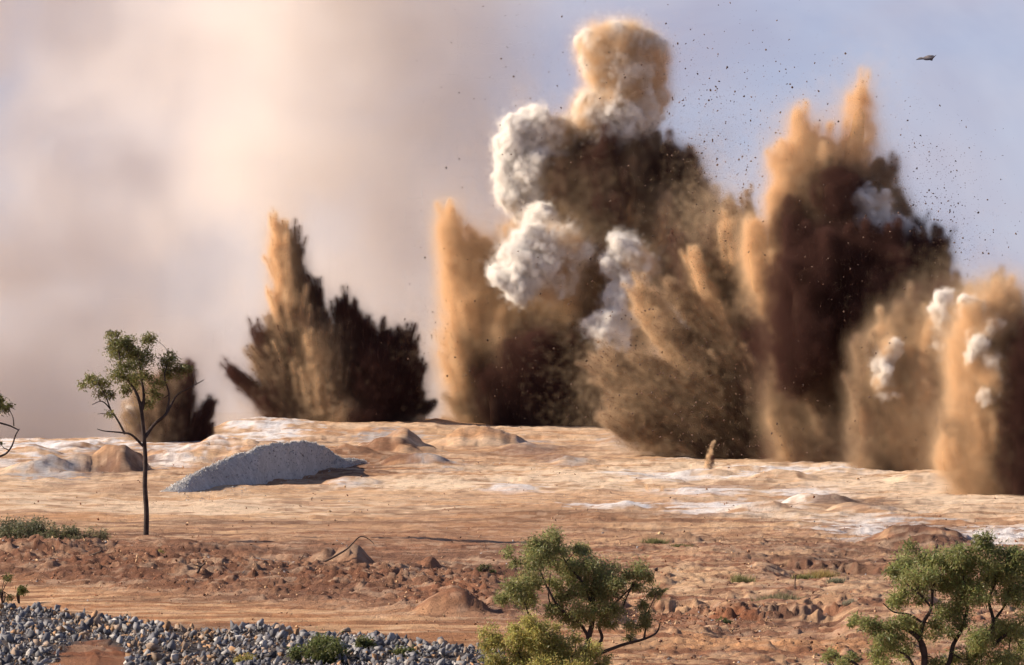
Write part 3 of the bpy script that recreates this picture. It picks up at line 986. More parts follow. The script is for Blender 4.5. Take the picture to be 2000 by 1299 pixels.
# --- small far burst behind the lone tree
plume('soil_burst', 'small dark soil burst behind the lone slender tree', (330, 872), 447, [
    (340, 885, 368, 725, 48, 7, 0, 'd', 4), (362, 880, 414, 788, 32, 4, 0, 'd', 4), (385, 880, 408, 830, 22, 8, 0, 'd', 4),
    (335, 885, 330, 740, 45, 22, 10, 'b', 3.5), (300, 870, 262, 735, 34, 6, 20, 'g', 3), (300, 885, 250, 800, 40, 8, -10, 'g', 3.5), (320, 885, 318, 730, 34, 6, 0, 'd', 3), (310, 885, 300, 740, 40, 18, 0, 'b', 3),
    (290, 890, 330, 850, 24, 16, -20, 'b', 4)], 101,
    billows=[[(258, 802, 8, 0, 'k'), (264, 812, 8, 0, 'k')]],
    veils=[(290, 780, 45, 50, 30, 'g', 0.3)], streaks=1.6, turb=0.25)

# --- dark spiky burst; the spire's lit and shaded sides are painted by jet colour
plume('soil_burst', 'dark spiky soil burst with a tall thin spire on its left', (650, 845), 490, [
    (592, 790, 546, 450, 48, 5, 0, 't', 4), (588, 700, 541, 436, 16, 1.5, -6, 't', 2.5), (612, 790, 564, 468, 42, 11, 14, 'd', 5), (628, 760, 607, 560, 34, 14, 18, 'd', 4),
    (592, 830, 511, 648, 44, 8, 0, 'd', 4), (590, 825, 532, 640, 40, 10, 8, 'b', 4), (586, 835, 500, 690, 36, 8, -6, 'b', 4), (600, 820, 560, 620, 46, 14, 0, 'd', 4),
    (580, 838, 444, 720, 26, 3, 0, 'd', 3.5), (560, 825, 520, 765, 34, 22, -14, 'd', 4),
    (640, 830, 632, 640, 62, 34, 0, 'b', 4), (630, 810, 616, 660, 34, 16, -30, 't', 3), (660, 820, 668, 650, 40, 20, -10, 'b', 3.5),
    (690, 830, 668, 600, 44, 6, 0, 'd', 4), (700, 830, 692, 618, 40, 6, 0, 'd', 4), (716, 835, 716, 648, 44, 8, 0, 'd', 5), (734, 835, 752, 650, 44, 5, 0, 'd', 5),
    (728, 840, 730, 680, 90, 50, 10, 'd', 5), (745, 835, 790, 655, 50, 14, 0, 'd', 5), (752, 838, 815, 715, 46, 12, 0, 'd', 5), (752, 842, 850, 786, 24, 3, 0, 'd', 3),
    (740, 842, 822, 770, 36, 10, 0, 'd', 4), (700, 852, 735, 790, 70, 60, -20, 'd', 5), (655, 850, 690, 782, 34, 16, -46, 't', 4), (600, 846, 640, 800, 40, 14, -30, 'b', 3)], 102,
    veils=[(560, 560, 25, 80, 0, 't', 0.25), (520, 810, 40, 30, 0, 'k', 0.35), (800, 700, 40, 70, 0, 'd', 0.2)], streaks=2.2, turb=0.22, skirt=(540, 800, 842, 842, 14))

# --- tall central plume; dark jets low in front paint its shaded face
plume('dust_plume', 'tallest tan and brown plume, with white smoke columns and a tan smoke head', (1040, 845), 497, [
    (925, 800, 872, 406, 52, 12, 0, 't', 3.6), (950, 790, 915, 440, 46, 18, 10, 't', 3.4), (970, 740, 950, 470, 46, 20, 20, 'm', 3.4),
    (930, 830, 878, 640, 40, 8, 0, 't', 3), (925, 835, 862, 690, 16, 2, 0, 't', 2), (925, 838, 893, 740, 30, 6, -10, 'b', 3.5), (930, 842, 893, 795, 26, 6, -14, 'b', 4),
    (985, 840, 925, 660, 54, 20, -10, 'd', 4.5), (1010, 840, 990, 590, 60, 22, -10, 'm', 4), (1000, 800, 978, 600, 22, 7, -50, 't', 3),
    (1060, 845, 1060, 640, 120, 95, 10, 'd', 6), (1130, 840, 1150, 660, 70, 50, 0, 'd', 5), (975, 845, 930, 740, 46, 16, -20, 'd', 4.5), (1020, 845, 985, 700, 60, 30, -25, 'd', 4.5),
    (1085, 720, 1085, 430, 110, 80, 20, 'm', 4.5), (1030, 700, 1010, 560, 60, 44, 10, 'm', 4), (1150, 620, 1150, 272, 96, 60, 20, 'd', 5.5), (1215, 560, 1228, 285, 60, 26, 0, 'b', 4),
    (1222, 500, 1236, 312, 34, 6, -40, 't', 3.2), (1240, 720, 1262, 280, 70, 40, 20, 'b', 4.5), (1310, 640, 1300, 285, 66, 36, 30, 'd', 4.5), (1345, 640, 1338, 300, 60, 14, 30, 'b', 4),
    (1290, 560, 1290, 360, 26, 6, -20, 't', 2.6), (1318, 560, 1320, 420, 15, 2, -40, 't', 3), (1380, 640, 1375, 380, 60, 30, 40, 'b', 3.2), (1195, 820, 1195, 600, 84, 62, 0, 'm', 4.5),
    (1200, 600, 1195, 440, 40, 10, -40, 't', 2.6), (1130, 560, 1120, 420, 40, 22, -50, 'm', 2.5), (1250, 700, 1290, 560, 50, 20, -10, 'm', 3),
    (1190, 470, 1165, 290, 80, 34, -50, 'd', 2.6), (1110, 460, 1100, 310, 50, 20, -40, 'd', 2), (1250, 450, 1255, 275, 40, 12, -30, 'd', 2.4), (1300, 460, 1300, 290, 40, 12, -30, 'd', 2.4), (1350, 480, 1345, 305, 30, 8, -30, 'd', 2.4), (1380, 520, 1372, 350, 36, 8, -10, 'b', 3),
    (1060, 845, 1050, 650, 90, 70, -80, 'd', 5), (1120, 842, 1130, 660, 60, 40, -80, 'd', 5), (985, 842, 960, 720, 40, 22, -70, 'd', 4),
    (935, 840, 868, 770, 14, 2, -20, 'b', 3), (930, 825, 866, 705, 12, 2, -10, 't', 2.4), (1400, 620, 1420, 400, 50, 14, 30, 'b', 3), (1150, 560, 1180, 460, 36, 14, -70, 'm', 2.2), (1280, 520, 1300, 380, 22, 4, -60, 'm', 2.6)], 103,
    billows=[
        [(1050, 243, 27, 0, 'w'), (1014, 252, 28, 0, 'w'), (1084, 262, 28, 10, 'k'), (1000, 292, 30, 0, 'w'), (1048, 300, 42, 10, 'w'), (990, 338, 24, 0, 'w'), (1030, 350, 38, 5, 'w'),
         (996, 384, 24, 0, 'w'), (1038, 402, 34, 5, 'w'), (1058, 436, 28, -60, 'w'), (1040, 482, 34, -130, 'w'), (1010, 508, 32, -140, 'w'), (976, 540, 19, -140, 'w'), (1052, 524, 40, -130, 'w'),
         (1022, 558, 28, -140, 'w'), (1098, 500, 40, -110, 'k'), (1086, 552, 30, -120, 'k'), (1130, 450, 32, -30, 'k'), (1090, 320, 38, 25, 'k')],
        [(1176, 90, 36, 0, 'k'), (1214, 92, 38, 0, 'k'), (1254, 104, 34, 10, 'k'), (1160, 112, 24, -5, 'k'), (1240, 140, 40, 5, 'k'), (1198, 134, 38, -10, 'k'), (1272, 150, 22, 10, 'k'),
         (1216, 176, 40, 0, 'k'), (1182, 198, 34, 0, 'w'), (1246, 196, 34, 0, 'k'), (1160, 222, 34, -5, 'k'), (1210, 226, 44, -10, 'w'), (1256, 226, 32, 0, 'w'), (1138, 244, 18, 0, 'k'),
         (1190, 250, 34, -15, 'w'), (1238, 252, 24, -5, 'w'), (1276, 190, 20, 15, 'k')],
        [(1214, 504, 30, -145, 'w'), (1192, 520, 18, -155, 'w'), (1240, 524, 26, -145, 'k'), (1222, 560, 27, -155, 'w'), (1206, 592, 25, -165, 'w'), (1232, 604, 22, -155, 'k'), (1196, 630, 27, -170, 'w'),
         (1174, 646, 25, -175, 'w'), (1200, 662, 22, -170, 'w'), (1190, 682, 11, -170, 'w'), (1162, 640, 18, -175, 'w')]],
    veils=[(1020, 250, 40, 50, 30, 't', 0.35), (1210, 130, 55, 60, 30, 't', 0.25), (1110, 470, 90, 90, -40, 'm', 0.5), (930, 560, 50, 120, 0, 't', 0.35), (1340, 420, 60, 110, 0, 'b', 0.6), (1130, 260, 60, 40, 30, 't', 0.4)], skirt=(900, 1230, 838, 838, 16))

# --- low burst that sprays to the upper left; tall plume's shade painted in
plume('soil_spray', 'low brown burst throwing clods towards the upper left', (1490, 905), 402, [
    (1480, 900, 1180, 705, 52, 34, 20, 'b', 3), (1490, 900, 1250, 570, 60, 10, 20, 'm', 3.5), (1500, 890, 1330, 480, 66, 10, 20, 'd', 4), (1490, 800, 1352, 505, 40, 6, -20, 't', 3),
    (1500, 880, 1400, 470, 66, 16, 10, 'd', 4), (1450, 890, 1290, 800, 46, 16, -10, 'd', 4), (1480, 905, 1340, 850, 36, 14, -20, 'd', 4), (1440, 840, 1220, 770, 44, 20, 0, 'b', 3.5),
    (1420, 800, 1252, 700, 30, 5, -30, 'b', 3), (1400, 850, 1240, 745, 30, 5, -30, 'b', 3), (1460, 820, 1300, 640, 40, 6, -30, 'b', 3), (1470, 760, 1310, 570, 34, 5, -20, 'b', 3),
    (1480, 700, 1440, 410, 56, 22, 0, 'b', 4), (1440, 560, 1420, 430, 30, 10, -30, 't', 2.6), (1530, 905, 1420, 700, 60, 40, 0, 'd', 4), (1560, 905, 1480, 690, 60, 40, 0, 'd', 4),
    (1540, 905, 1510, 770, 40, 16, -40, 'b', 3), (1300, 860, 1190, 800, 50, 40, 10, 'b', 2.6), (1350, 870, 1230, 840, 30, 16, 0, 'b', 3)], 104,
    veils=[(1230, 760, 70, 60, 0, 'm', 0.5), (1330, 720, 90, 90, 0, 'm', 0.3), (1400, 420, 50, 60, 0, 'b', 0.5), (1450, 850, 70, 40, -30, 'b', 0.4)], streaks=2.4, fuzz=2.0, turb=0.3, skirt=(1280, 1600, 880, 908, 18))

# --- big dark plume; front jets paint shade on top of its black soil
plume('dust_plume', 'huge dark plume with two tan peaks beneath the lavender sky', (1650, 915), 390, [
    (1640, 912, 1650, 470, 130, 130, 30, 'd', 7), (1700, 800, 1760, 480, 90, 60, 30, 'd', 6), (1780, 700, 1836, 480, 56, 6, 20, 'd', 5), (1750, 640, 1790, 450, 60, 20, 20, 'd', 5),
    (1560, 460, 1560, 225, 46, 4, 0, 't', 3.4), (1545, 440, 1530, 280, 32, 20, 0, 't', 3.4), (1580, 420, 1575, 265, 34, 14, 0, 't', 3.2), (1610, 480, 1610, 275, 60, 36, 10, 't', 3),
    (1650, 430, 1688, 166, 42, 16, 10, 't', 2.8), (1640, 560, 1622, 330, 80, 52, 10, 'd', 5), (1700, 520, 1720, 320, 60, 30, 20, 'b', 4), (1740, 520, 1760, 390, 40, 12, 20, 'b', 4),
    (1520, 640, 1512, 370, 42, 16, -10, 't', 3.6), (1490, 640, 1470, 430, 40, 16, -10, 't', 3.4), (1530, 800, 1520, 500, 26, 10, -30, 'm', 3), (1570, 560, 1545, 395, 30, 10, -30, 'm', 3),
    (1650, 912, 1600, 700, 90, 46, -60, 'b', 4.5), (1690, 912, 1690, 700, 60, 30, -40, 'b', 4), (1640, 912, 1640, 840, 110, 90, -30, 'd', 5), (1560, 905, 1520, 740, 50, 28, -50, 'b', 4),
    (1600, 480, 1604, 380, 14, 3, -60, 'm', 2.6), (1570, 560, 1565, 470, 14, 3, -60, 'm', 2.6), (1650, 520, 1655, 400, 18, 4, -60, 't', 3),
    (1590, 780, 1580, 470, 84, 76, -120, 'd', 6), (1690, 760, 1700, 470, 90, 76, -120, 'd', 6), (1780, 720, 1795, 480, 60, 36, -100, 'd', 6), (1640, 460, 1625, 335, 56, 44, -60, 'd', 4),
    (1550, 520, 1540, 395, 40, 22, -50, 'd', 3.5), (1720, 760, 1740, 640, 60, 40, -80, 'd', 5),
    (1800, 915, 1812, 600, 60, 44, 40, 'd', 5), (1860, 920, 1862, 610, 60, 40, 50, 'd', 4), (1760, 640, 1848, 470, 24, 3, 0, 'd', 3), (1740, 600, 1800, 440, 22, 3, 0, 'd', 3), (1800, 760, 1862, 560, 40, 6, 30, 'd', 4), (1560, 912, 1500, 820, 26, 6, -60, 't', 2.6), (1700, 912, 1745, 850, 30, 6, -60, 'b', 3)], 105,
    billows=[[(1612, 662, 25, -90, 'k'), (1628, 652, 18, -90, 'w'), (1600, 690, 20, -90, 'k'), (1594, 670, 14, -95, 'w')],
             [(1680, 392, 20, -60, 'w'), (1698, 418, 26, -60, 'w'), (1722, 446, 22, -55, 'w'), (1748, 448, 22, -40, 'w'), (1770, 468, 20, -40, 'w'), (1786, 482, 12, -40, 'w'), (1710, 400, 18, -50, 'k')]],
    veils=[(1680, 230, 40, 60, 20, 't', 0.5), (1560, 320, 50, 60, 10, 't', 0.5), (1620, 300, 60, 50, 10, 't', 0.3), (1560, 800, 60, 60, -60, 'm', 0.3)], soft=0.16, skirt=(1540, 1760, 908, 912, 12))

# --- right hand plumes
plume('dust_plume', 'golden plume with two thin white smoke columns beside the huge dark plume', (1800, 922), 368, [
    (1815, 922, 1742, 690, 52, 20, 0, 't', 3.6), (1830, 915, 1795, 650, 50, 12, 0, 't', 3.4), (1790, 925, 1720, 780, 40, 16, -10, 't', 3), (1850, 900, 1832, 610, 50, 14, 10, 'm', 4),
    (1870, 930, 1880, 630, 60, 36, 20, 'm', 4), (1850, 930, 1800, 800, 60, 40, -10, 'm', 3.4), (1800, 760, 1808, 640, 12, 3, -40, 't', 3),
    (1760, 918, 1760, 740, 50, 30, 20, 'b', 4), (1880, 945, 1892, 640, 60, 40, 10, 'm', 4), (1925, 960, 1935, 610, 56, 40, 20, 'm', 4), (1850, 915, 1852, 560, 80, 40, 70, 'd', 5), (1930, 930, 1935, 600, 70, 60, 70, 'd', 5),
    (1900, 960, 1850, 850, 50, 26, -20, 'm', 3.5), (1720, 915, 1730, 760, 40, 20, 10, 'b', 4), (1872, 940, 1886, 590, 50, 30, 0, 'b', 4), (1910, 955, 1916, 580, 50, 34, 0, 'm', 3.5), (1700, 912, 1690, 800, 40, 24, 0, 'b', 4)]
    + [(1700 + 24 * i, 914 + 3.4 * i, 1690 + 25 * i + 10 * math.sin(i * 2.1), 664 - 7 * i + 46 * math.sin(i * 1.7), 40, 18 + 8 * (i % 3), 10 * ((i * 7) % 5) - 10, 'bdmbdtd'[i % 7], 3.8) for i in range(13)], 106,
    billows=[[(1730, 688, 15, -42, 'k'), (1742, 680, 12, -40, 'w'), (1718, 714, 17, -44, 'w'), (1724, 744, 15, -40, 'k'), (1730, 770, 12, -36, 'k')],
             [(1842, 590, 15, -38, 'w'), (1830, 614, 16, -38, 'k'), (1844, 640, 18, -38, 'k'), (1836, 668, 15, -34, 'k'), (1842, 694, 12, -30, 'k')]],
    veils=[(1790, 800, 60, 80, -20, 'k', 0.5), (1830, 640, 50, 60, 0, 't', 0.4), (1870, 910, 50, 26, -20, 't', 0.4), (1860, 700, 50, 90, 20, 'm', 0.6), (1780, 905, 60, 10, -20, 'k', 0.5)], soft=0.16, skirt=(1700, 1900, 914, 945, 16))
plume('dust_plume', 'brown plume cut by the frame edge, nearly black along its shaded side', (1960, 1005), 300, [  # shaded side is put in with dark-coloured jets
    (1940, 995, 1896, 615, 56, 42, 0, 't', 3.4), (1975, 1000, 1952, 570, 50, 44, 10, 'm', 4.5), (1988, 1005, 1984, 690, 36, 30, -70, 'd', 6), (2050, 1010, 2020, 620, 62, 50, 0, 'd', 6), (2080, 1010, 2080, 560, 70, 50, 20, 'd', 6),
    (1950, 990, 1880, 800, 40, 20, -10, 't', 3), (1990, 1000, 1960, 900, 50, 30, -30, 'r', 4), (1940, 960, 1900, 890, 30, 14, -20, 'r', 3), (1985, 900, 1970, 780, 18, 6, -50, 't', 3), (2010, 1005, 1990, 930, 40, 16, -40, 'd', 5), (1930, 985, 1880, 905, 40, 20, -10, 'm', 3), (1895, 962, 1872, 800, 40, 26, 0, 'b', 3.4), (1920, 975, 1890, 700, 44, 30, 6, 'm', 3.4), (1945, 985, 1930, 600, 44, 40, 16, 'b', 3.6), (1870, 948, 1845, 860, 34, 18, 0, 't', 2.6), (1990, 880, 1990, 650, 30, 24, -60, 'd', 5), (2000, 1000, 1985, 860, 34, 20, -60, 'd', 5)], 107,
    billows=[[(1890, 600, 15, -30, 'k'), (1910, 608, 13, -30, 'k'), (1928, 640, 18, -40, 'k'), (1908, 666, 17, -44, 'w'), (1896, 700, 14, -40, 'k'), (1934, 716, 18, -52, 'k'), (1944, 746, 16, -56, 'k'), (1930, 772, 12, -50, 'w')]],
    veils=[(1965, 575, 40, 26, 0, 't', 1.0), (1940, 620, 50, 40, -10, 't', 0.6), (1910, 860, 50, 80, -20, 'm', 0.5), (1930, 960, 50, 24, -20, 'r', 0.6), (1900, 760, 40, 120, 10, 'm', 0.6)], soft=0.18, skirt=(1880, 2010, 970, 1000, 14))

# --- tiny jet in front
plume('soil_jet', 'tiny narrow brown jet standing on the pale flat in front of the blast', (1383, 915), D_of(916), [
    (1380, 916, 1392, 866, 6, 2.5, 0, 'r', 2.5), (1388, 916, 1392, 892, 5, 3, -4, 'd', 4), (1376, 916, 1383, 890, 3, 2, 0, 't', 2)], 108, cat='soil jet')

plume('dust_puff', 'tiny cream dust puff rising from the pale flat in the middle distance', (1282, 962), D_of(962), [
    (1268, 963, 1262, 946, 6, 3, 0, 't', 1.6), (1288, 963, 1296, 950, 7, 3, 0, 'm', 1.8), (1302, 964, 1308, 956, 5, 2, 0, 't', 1.4)], 109, cat='dust puff',
    veils=[(1282, 956, 22, 5, 0, 'k', 0.25)])

# ---------------------------------------------------------------- stones
def rock_mesh(seed, n=14, flat=0.75, sharp=1.0):
    r = np.random.default_rng(seed)
    p = sphere_dirs(r, n) * (0.75 + 0.35 * r.random((n, 1)))
    p *= np.array((1.0, 0.6 + 0.35 * r.random(), flat * (0.7 + 0.5 * r.random())))
    bm = bmesh.new()
    for q in p: bm.verts.new(q)
    bmesh.ops.convex_hull(bm, input=bm.verts)
    for v in [v for v in bm.verts if not v.link_faces]: bm.verts.remove(v)
    bmesh.ops.triangulate(bm, faces=bm.faces)
    bm.verts.index_update()
    v = np.array([q.co[:] for q in bm.verts])
    f = np.array([[q.index for q in t.verts] for t in bm.faces])
    bm.free()
    return v, f

ROCKS = [rock_mesh(500 + i, 6 + i % 3, 0.5) for i in range(24)]

def rot_rand(rng):
    return np.array(Euler(tuple(rng.uniform(0, 6.28, 3))).to_matrix())

def rock_heap_mesh(name, pos, size, cols, rng, mat):
    """many stones joined into one mesh"""
    V, Fc, C, off = [], [], [], 0
    which = rng.integers(len(ROCKS), size=len(pos))
    for k, (v, f) in enumerate(ROCKS):
        m = np.nonzero(which == k)[0]
        if not len(m): continue
        qt = rng.normal(size=(len(m), 4)); qt /= np.linalg.norm(qt, axis=1)[:, None]
        w_, x_, y_, z_ = qt.T
        Rm = np.stack([1 - 2 * (y_ * y_ + z_ * z_), 2 * (x_ * y_ - z_ * w_), 2 * (x_ * z_ + y_ * w_), 2 * (x_ * y_ + z_ * w_), 1 - 2 * (x_ * x_ + z_ * z_), 2 * (y_ * z_ - x_ * w_),
                       2 * (x_ * z_ - y_ * w_), 2 * (y_ * z_ + x_ * w_), 1 - 2 * (x_ * x_ + y_ * y_)], 1).reshape(-1, 3, 3)
        q = np.einsum('nij,vj->nvi', Rm, v) * size[m][:, None, None] + pos[m][:, None, :]
        V.append(q.reshape(-1, 3))
        Fc.append((f[None] + (np.arange(len(m)) * len(v))[:, None, None] + off).reshape(-1, 3))
        C.append(np.repeat(cols[m], len(v), 0))
        off += len(m) * len(v)
    me = mesh_from(name, np.concatenate(V), np.concatenate(Fc), mat)
    point_color(me, np.concatenate(C))
    return me

STONE_COLS = np.array([(0.20, 0.195, 0.205), (0.15, 0.148, 0.16), (0.27, 0.26, 0.26), (0.44, 0.41, 0.38), (0.30, 0.225, 0.17), (0.36, 0.215, 0.12), (0.11, 0.105, 0.115)])

def rubble():
    rng = np.random.default_rng(77)
    root = empty('rubble_bank', (-8.0, 118.0, gz(-8, 118)))
    tag(root, 'long bank of broken blue-grey rock along the near edge of the haul road', 'rubble')
    off = np.array(root.location)
    n = 25000
    px = rng.uniform(-60, 985, n)
    py = rubble_top(px) + 9 + rng.random(n) ** 1.3 * 130
    D = np.interp(py, _ty[::-1], _td[::-1])
    x = (px - 1000) / F * D
    z = ground_z(x, D)
    red = np.sqrt(((px - 185) / 82) ** 2 + ((py - 1318) / 40) ** 2) + rng.normal(0, 0.1, n) < 0.95
    warm = np.exp(-((px - 370) / 60) ** 2) + 0.5 * np.exp(-((px - 180) / 40) ** 2)
    size = 0.015 + 0.20 * rng.random(n) ** 6.0
    keep = ~red & (rng.random(n) < 0.97)
    px, py, D, x, z, size, warm = (q[keep] for q in (px, py, D, x, z, size, warm))
    ci = rng.choice(7, len(px), p=[0.25, 0.19, 0.16, 0.07, 0.14, 0.07, 0.12])
    wm = rng.random(len(px)) < warm * 0.6
    ci[wm] = rng.choice([4, 5], wm.sum())
    cols = STONE_COLS[ci] * rng.uniform(0.65, 1.3, (len(px), 1))
    pos = np.stack([x, D, z + size * rng.uniform(-0.3, 0.6, len(px)) + 0.3 * (fbm(p2(x, D, 0.8, 0.8), 2, 5) - 0.45)], 1)
    vis = (px > -10) & (px < 985) & (py < 1302)
    order = np.argsort(-size * vis)
    big = order[:230]
    small = order[230:]
    me = rock_heap_mesh('loose_stones', pos[small] - off, size[small], cols[small], rng, M_STONE)
    tag(link('loose_stones', me, root), kind='stuff')
    variants = []
    for i in range(24):
        v, f = rock_mesh(900 + i, 8 + i % 3, 0.6)
        me = mesh_from('rock', v, f, M_STONE)
        point_color(me, np.tile(STONE_COLS[i % 7] * rng.uniform(0.85, 1.2), (len(v), 1)))
        variants.append(me)
    for b in big:
        o = link('rock', variants[(ci[b] + 7 * rng.integers(3)) % 24], root, pos[b] - off)
        o.scale = (size[b],) * 3
        o.rotation_euler = tuple(rng.uniform(0, 6.28, 3))
    # boulders the photograph shows one by one: (px, py, half size px, pale?)
    for (bx, by, r_, k) in [(228, 1228, 17, 3), (470, 1262, 20, 3), (490, 1240, 15, 2), (515, 1238, 20, 2), (535, 1250, 17, 0), (520, 1268, 16, 3), (550, 1262, 20, 0), (390, 1238, 13, 5),
                            (670, 1282, 18, 2), (690, 1275, 17, 0), (650, 1262, 14, 3), (115, 1270, 12, 3), (128, 1202, 8, 3), (310, 1248, 12, 2), (760, 1262, 14, 0), (850, 1280, 12, 2), (60, 1240, 14, 2),
                            (30, 1260, 14, 0), (300, 1278, 14, 3), (90, 1215, 12, 6), (440, 1290, 14, 3), (740, 1290, 12, 2)]:
        D = D_of(by + r_ * 0.6)
        x = (bx - 1000) / F * D
        o = link('rock', variants[k + 7 * rng.integers(3)], root)
        o.location = np.array((x, D, gz(x, D) + r_ * 0.55 * D / F)) - off
        o.scale = (r_ * D / F, r_ * D / F, r_ * 1.15 * D / F)
        o.rotation_euler = (rng.uniform(-0.5, 0.5), rng.uniform(-0.5, 0.5), rng.uniform(0, 6.28))
rubble()

# pale gravel heap in front of the dark burst
def gravel_heap():
    rng = np.random.default_rng(78)
    D0 = 322.0
    s = D0 / F
    cx = (490 - 1000) * s
    root = empty('gravel_heap', (cx, D0, gz(cx, D0)))
    tag(root, 'smooth pale blue-grey gravel heap with a tail on its right', 'gravel heap')
    off = np.array(root.location)
    def top(px):
        return np.interp(px, [335, 345, 380, 420, 460, 500, 540, 565, 585, 600, 615, 640, 655, 668], [0, 3, 26, 50, 70, 83, 85, 76, 60, 40, 30, 27, 20, 0])
    nu, nv = 90, 40
    U, V = np.meshgrid(np.linspace(335, 668, nu), np.linspace(-1, 1, nv), indexing='ij')
    px = U.ravel(); v = V.ravel()
    foot = np.interp(px, [335, 400, 450, 500, 550, 580, 600, 640, 668], [967, 963, 956, 949, 936, 926, 919, 915, 908])
    Df = np.interp(foot, _ty[::-1], _td[::-1])
    hh = top(px) * s
    half = 2.6 + hh * 2.9
    y = Df + half + v * half
    x = (px - 1000) * s
    prof = np.clip(1 - np.abs(v) ** 1.5, 0, 1) ** 1.1
    z = ground_z(x, y, fine=False) - 0.3 + hh * prof * (1 + 0.16 * (fbm(p2(x, y, 2.2, 2.2), 4, 61) - 0.5))
    id_ = np.arange(nu * nv).reshape(nu, nv)
    f = np.stack([id_[:-1, :-1], id_[1:, :-1], id_[1:, 1:], id_[:-1, 1:]], -1).reshape(-1, 4)
    P3 = np.stack([x, y, z], 1)
    me = mesh_from('heap', P3 - off, f, M_GROUND, smooth=True)
    c = np.tile(np.array((0.50, 0.475, 0.45)), (len(P3), 1)) * (0.8 + 0.4 * fbm(p2(x, y, 2, 2), 3, 62))[:, None]
    tail = sstep(575, 600, px)[:, None]
    c = c * (1 - 0.35 * tail) + np.array((0.5, 0.42, 0.33)) * 0.35 * tail
    point_color(me, c)
    link('heap', me, root)
    n = 12000
    w = np.repeat(prof[None], 1, 0).ravel()
    pick = rng.choice(len(P3), n, p=(w + 0.02) / (w + 0.02).sum())
    pos = P3[pick] + rng.normal(0, 0.09, (n, 3)) * np.array((1, 1.5, 0.3))
    size = 0.03 + 0.09 * rng.random(n) ** 3
    cols = np.array((0.50, 0.48, 0.46)) * rng.uniform(0.6, 1.3, (n, 1))
    ex = rng.uniform(345, 690, 700); ey = np.interp(ex, [335, 450, 550, 668], [968, 958, 938, 912]) + rng.normal(2, 7, 700)
    eD = np.interp(ey, _ty[::-1], _td[::-1]); eX = (ex - 1000) / F * eD
    pos = np.concatenate([pos, np.stack([eX, eD, ground_z(eX, eD)], 1)]); size = np.concatenate([size, 0.03 + 0.1 * rng.random(700) ** 3]); cols = np.concatenate([cols, np.array((0.42, 0.39, 0.36)) * rng.uniform(0.6, 1.2, (700, 1))])
    me = rock_heap_mesh('gravel', pos - off, size, cols, rng, M_STONE)
    tag(link('gravel', me, root), kind='stuff')
gravel_heap()

# loose stones and clods over the flat, the bank and the red windrow
def scatter():
    rng = np.random.default_rng(79)
    px = np.concatenate([rng.uniform(-30, 2030, 9000), rng.uniform(-20, 960, 5200), rng.uniform(1230, 1520, 2400), rng.uniform(1200, 2000, 3500)])
    py = np.concatenate([rng.uniform(905, 1299, 9000), 1070 + rng.random(5200) * 72, 1176 + rng.random(2400) * 36, rng.uniform(1050, 1299, 3500)])
    py[9000:14200] += 0.065 * px[9000:14200]
    D = np.interp(py, _ty[::-1], _td[::-1])
    x = (px - 1000) / F * D
    z = ground_z(x, D)
    n = len(px)
    size = (0.014 + 0.075 * rng.random(n) ** 6) * (D / 150) ** 0.6
    cols = np.array([C_PINK, C_BROWN, C_SAND, C_RED, C_GREY])[rng.choice(5, n, p=[0.3, 0.25, 0.25, 0.15, 0.05])] * rng.uniform(0.7, 1.2, (n, 1))
    pos = np.stack([x, D, z + size * 0.2], 1)
    me = rock_heap_mesh('loose_clods', pos, size, cols, rng, M_STONE)
    tag(link('loose_clods', me), 'small red and brown stones scattered over the bare ground', 'loose stones', kind='stuff')
scatter()

# ---------------------------------------------------------------- trees and shrubs
def tube(pts, rad, sides=7):
    pts = np.asarray(pts, float)
    V, Fc = [], []
    n = len(pts)
    up = np.array((0.13, 0.97, 0.2))
    for i in range(n):
        d = pts[min(i + 1, n - 1)] - pts[max(i - 1, 0)]
        d /= np.linalg.norm(d) + 1e-9
        e1 = np.cross(d, up); e1 /= np.linalg.norm(e1) + 1e-9
        e2 = np.cross(d, e1)
        th = np.linspace(0, 2 * math.pi, sides, endpoint=False)
        V.append(pts[i] + rad[i] * (np.cos(th)[:, None] * e1 + np.sin(th)[:, None] * e2))
    V = np.concatenate(V)
    id_ = np.arange(n * sides).reshape(n, sides)
    nx = np.roll(id_, -1, 1)
    return V, np.stack([id_[:-1], nx[:-1], nx[1:], id_[1:]], -1).reshape(-1, 4)

def smooth_line(pts, k=4):
    """Catmull-Rom through pts"""
    p = np.asarray(pts, float)
    p = np.concatenate([[2 * p[0] - p[1]], p, [2 * p[-1] - p[-2]]])
    out = []
    for i in range(1, len(p) - 2):
        for t in np.linspace(0, 1, k, endpoint=False):
            a, b, c, d = p[i - 1], p[i], p[i + 1], p[i + 2]
            out.append(0.5 * ((2 * b) + (c - a) * t + (2 * a - 5 * b + 4 * c - d) * t * t + (3 * b - a - 3 * c + d) * t ** 3))
    out.append(p[-2])
    return np.array(out)

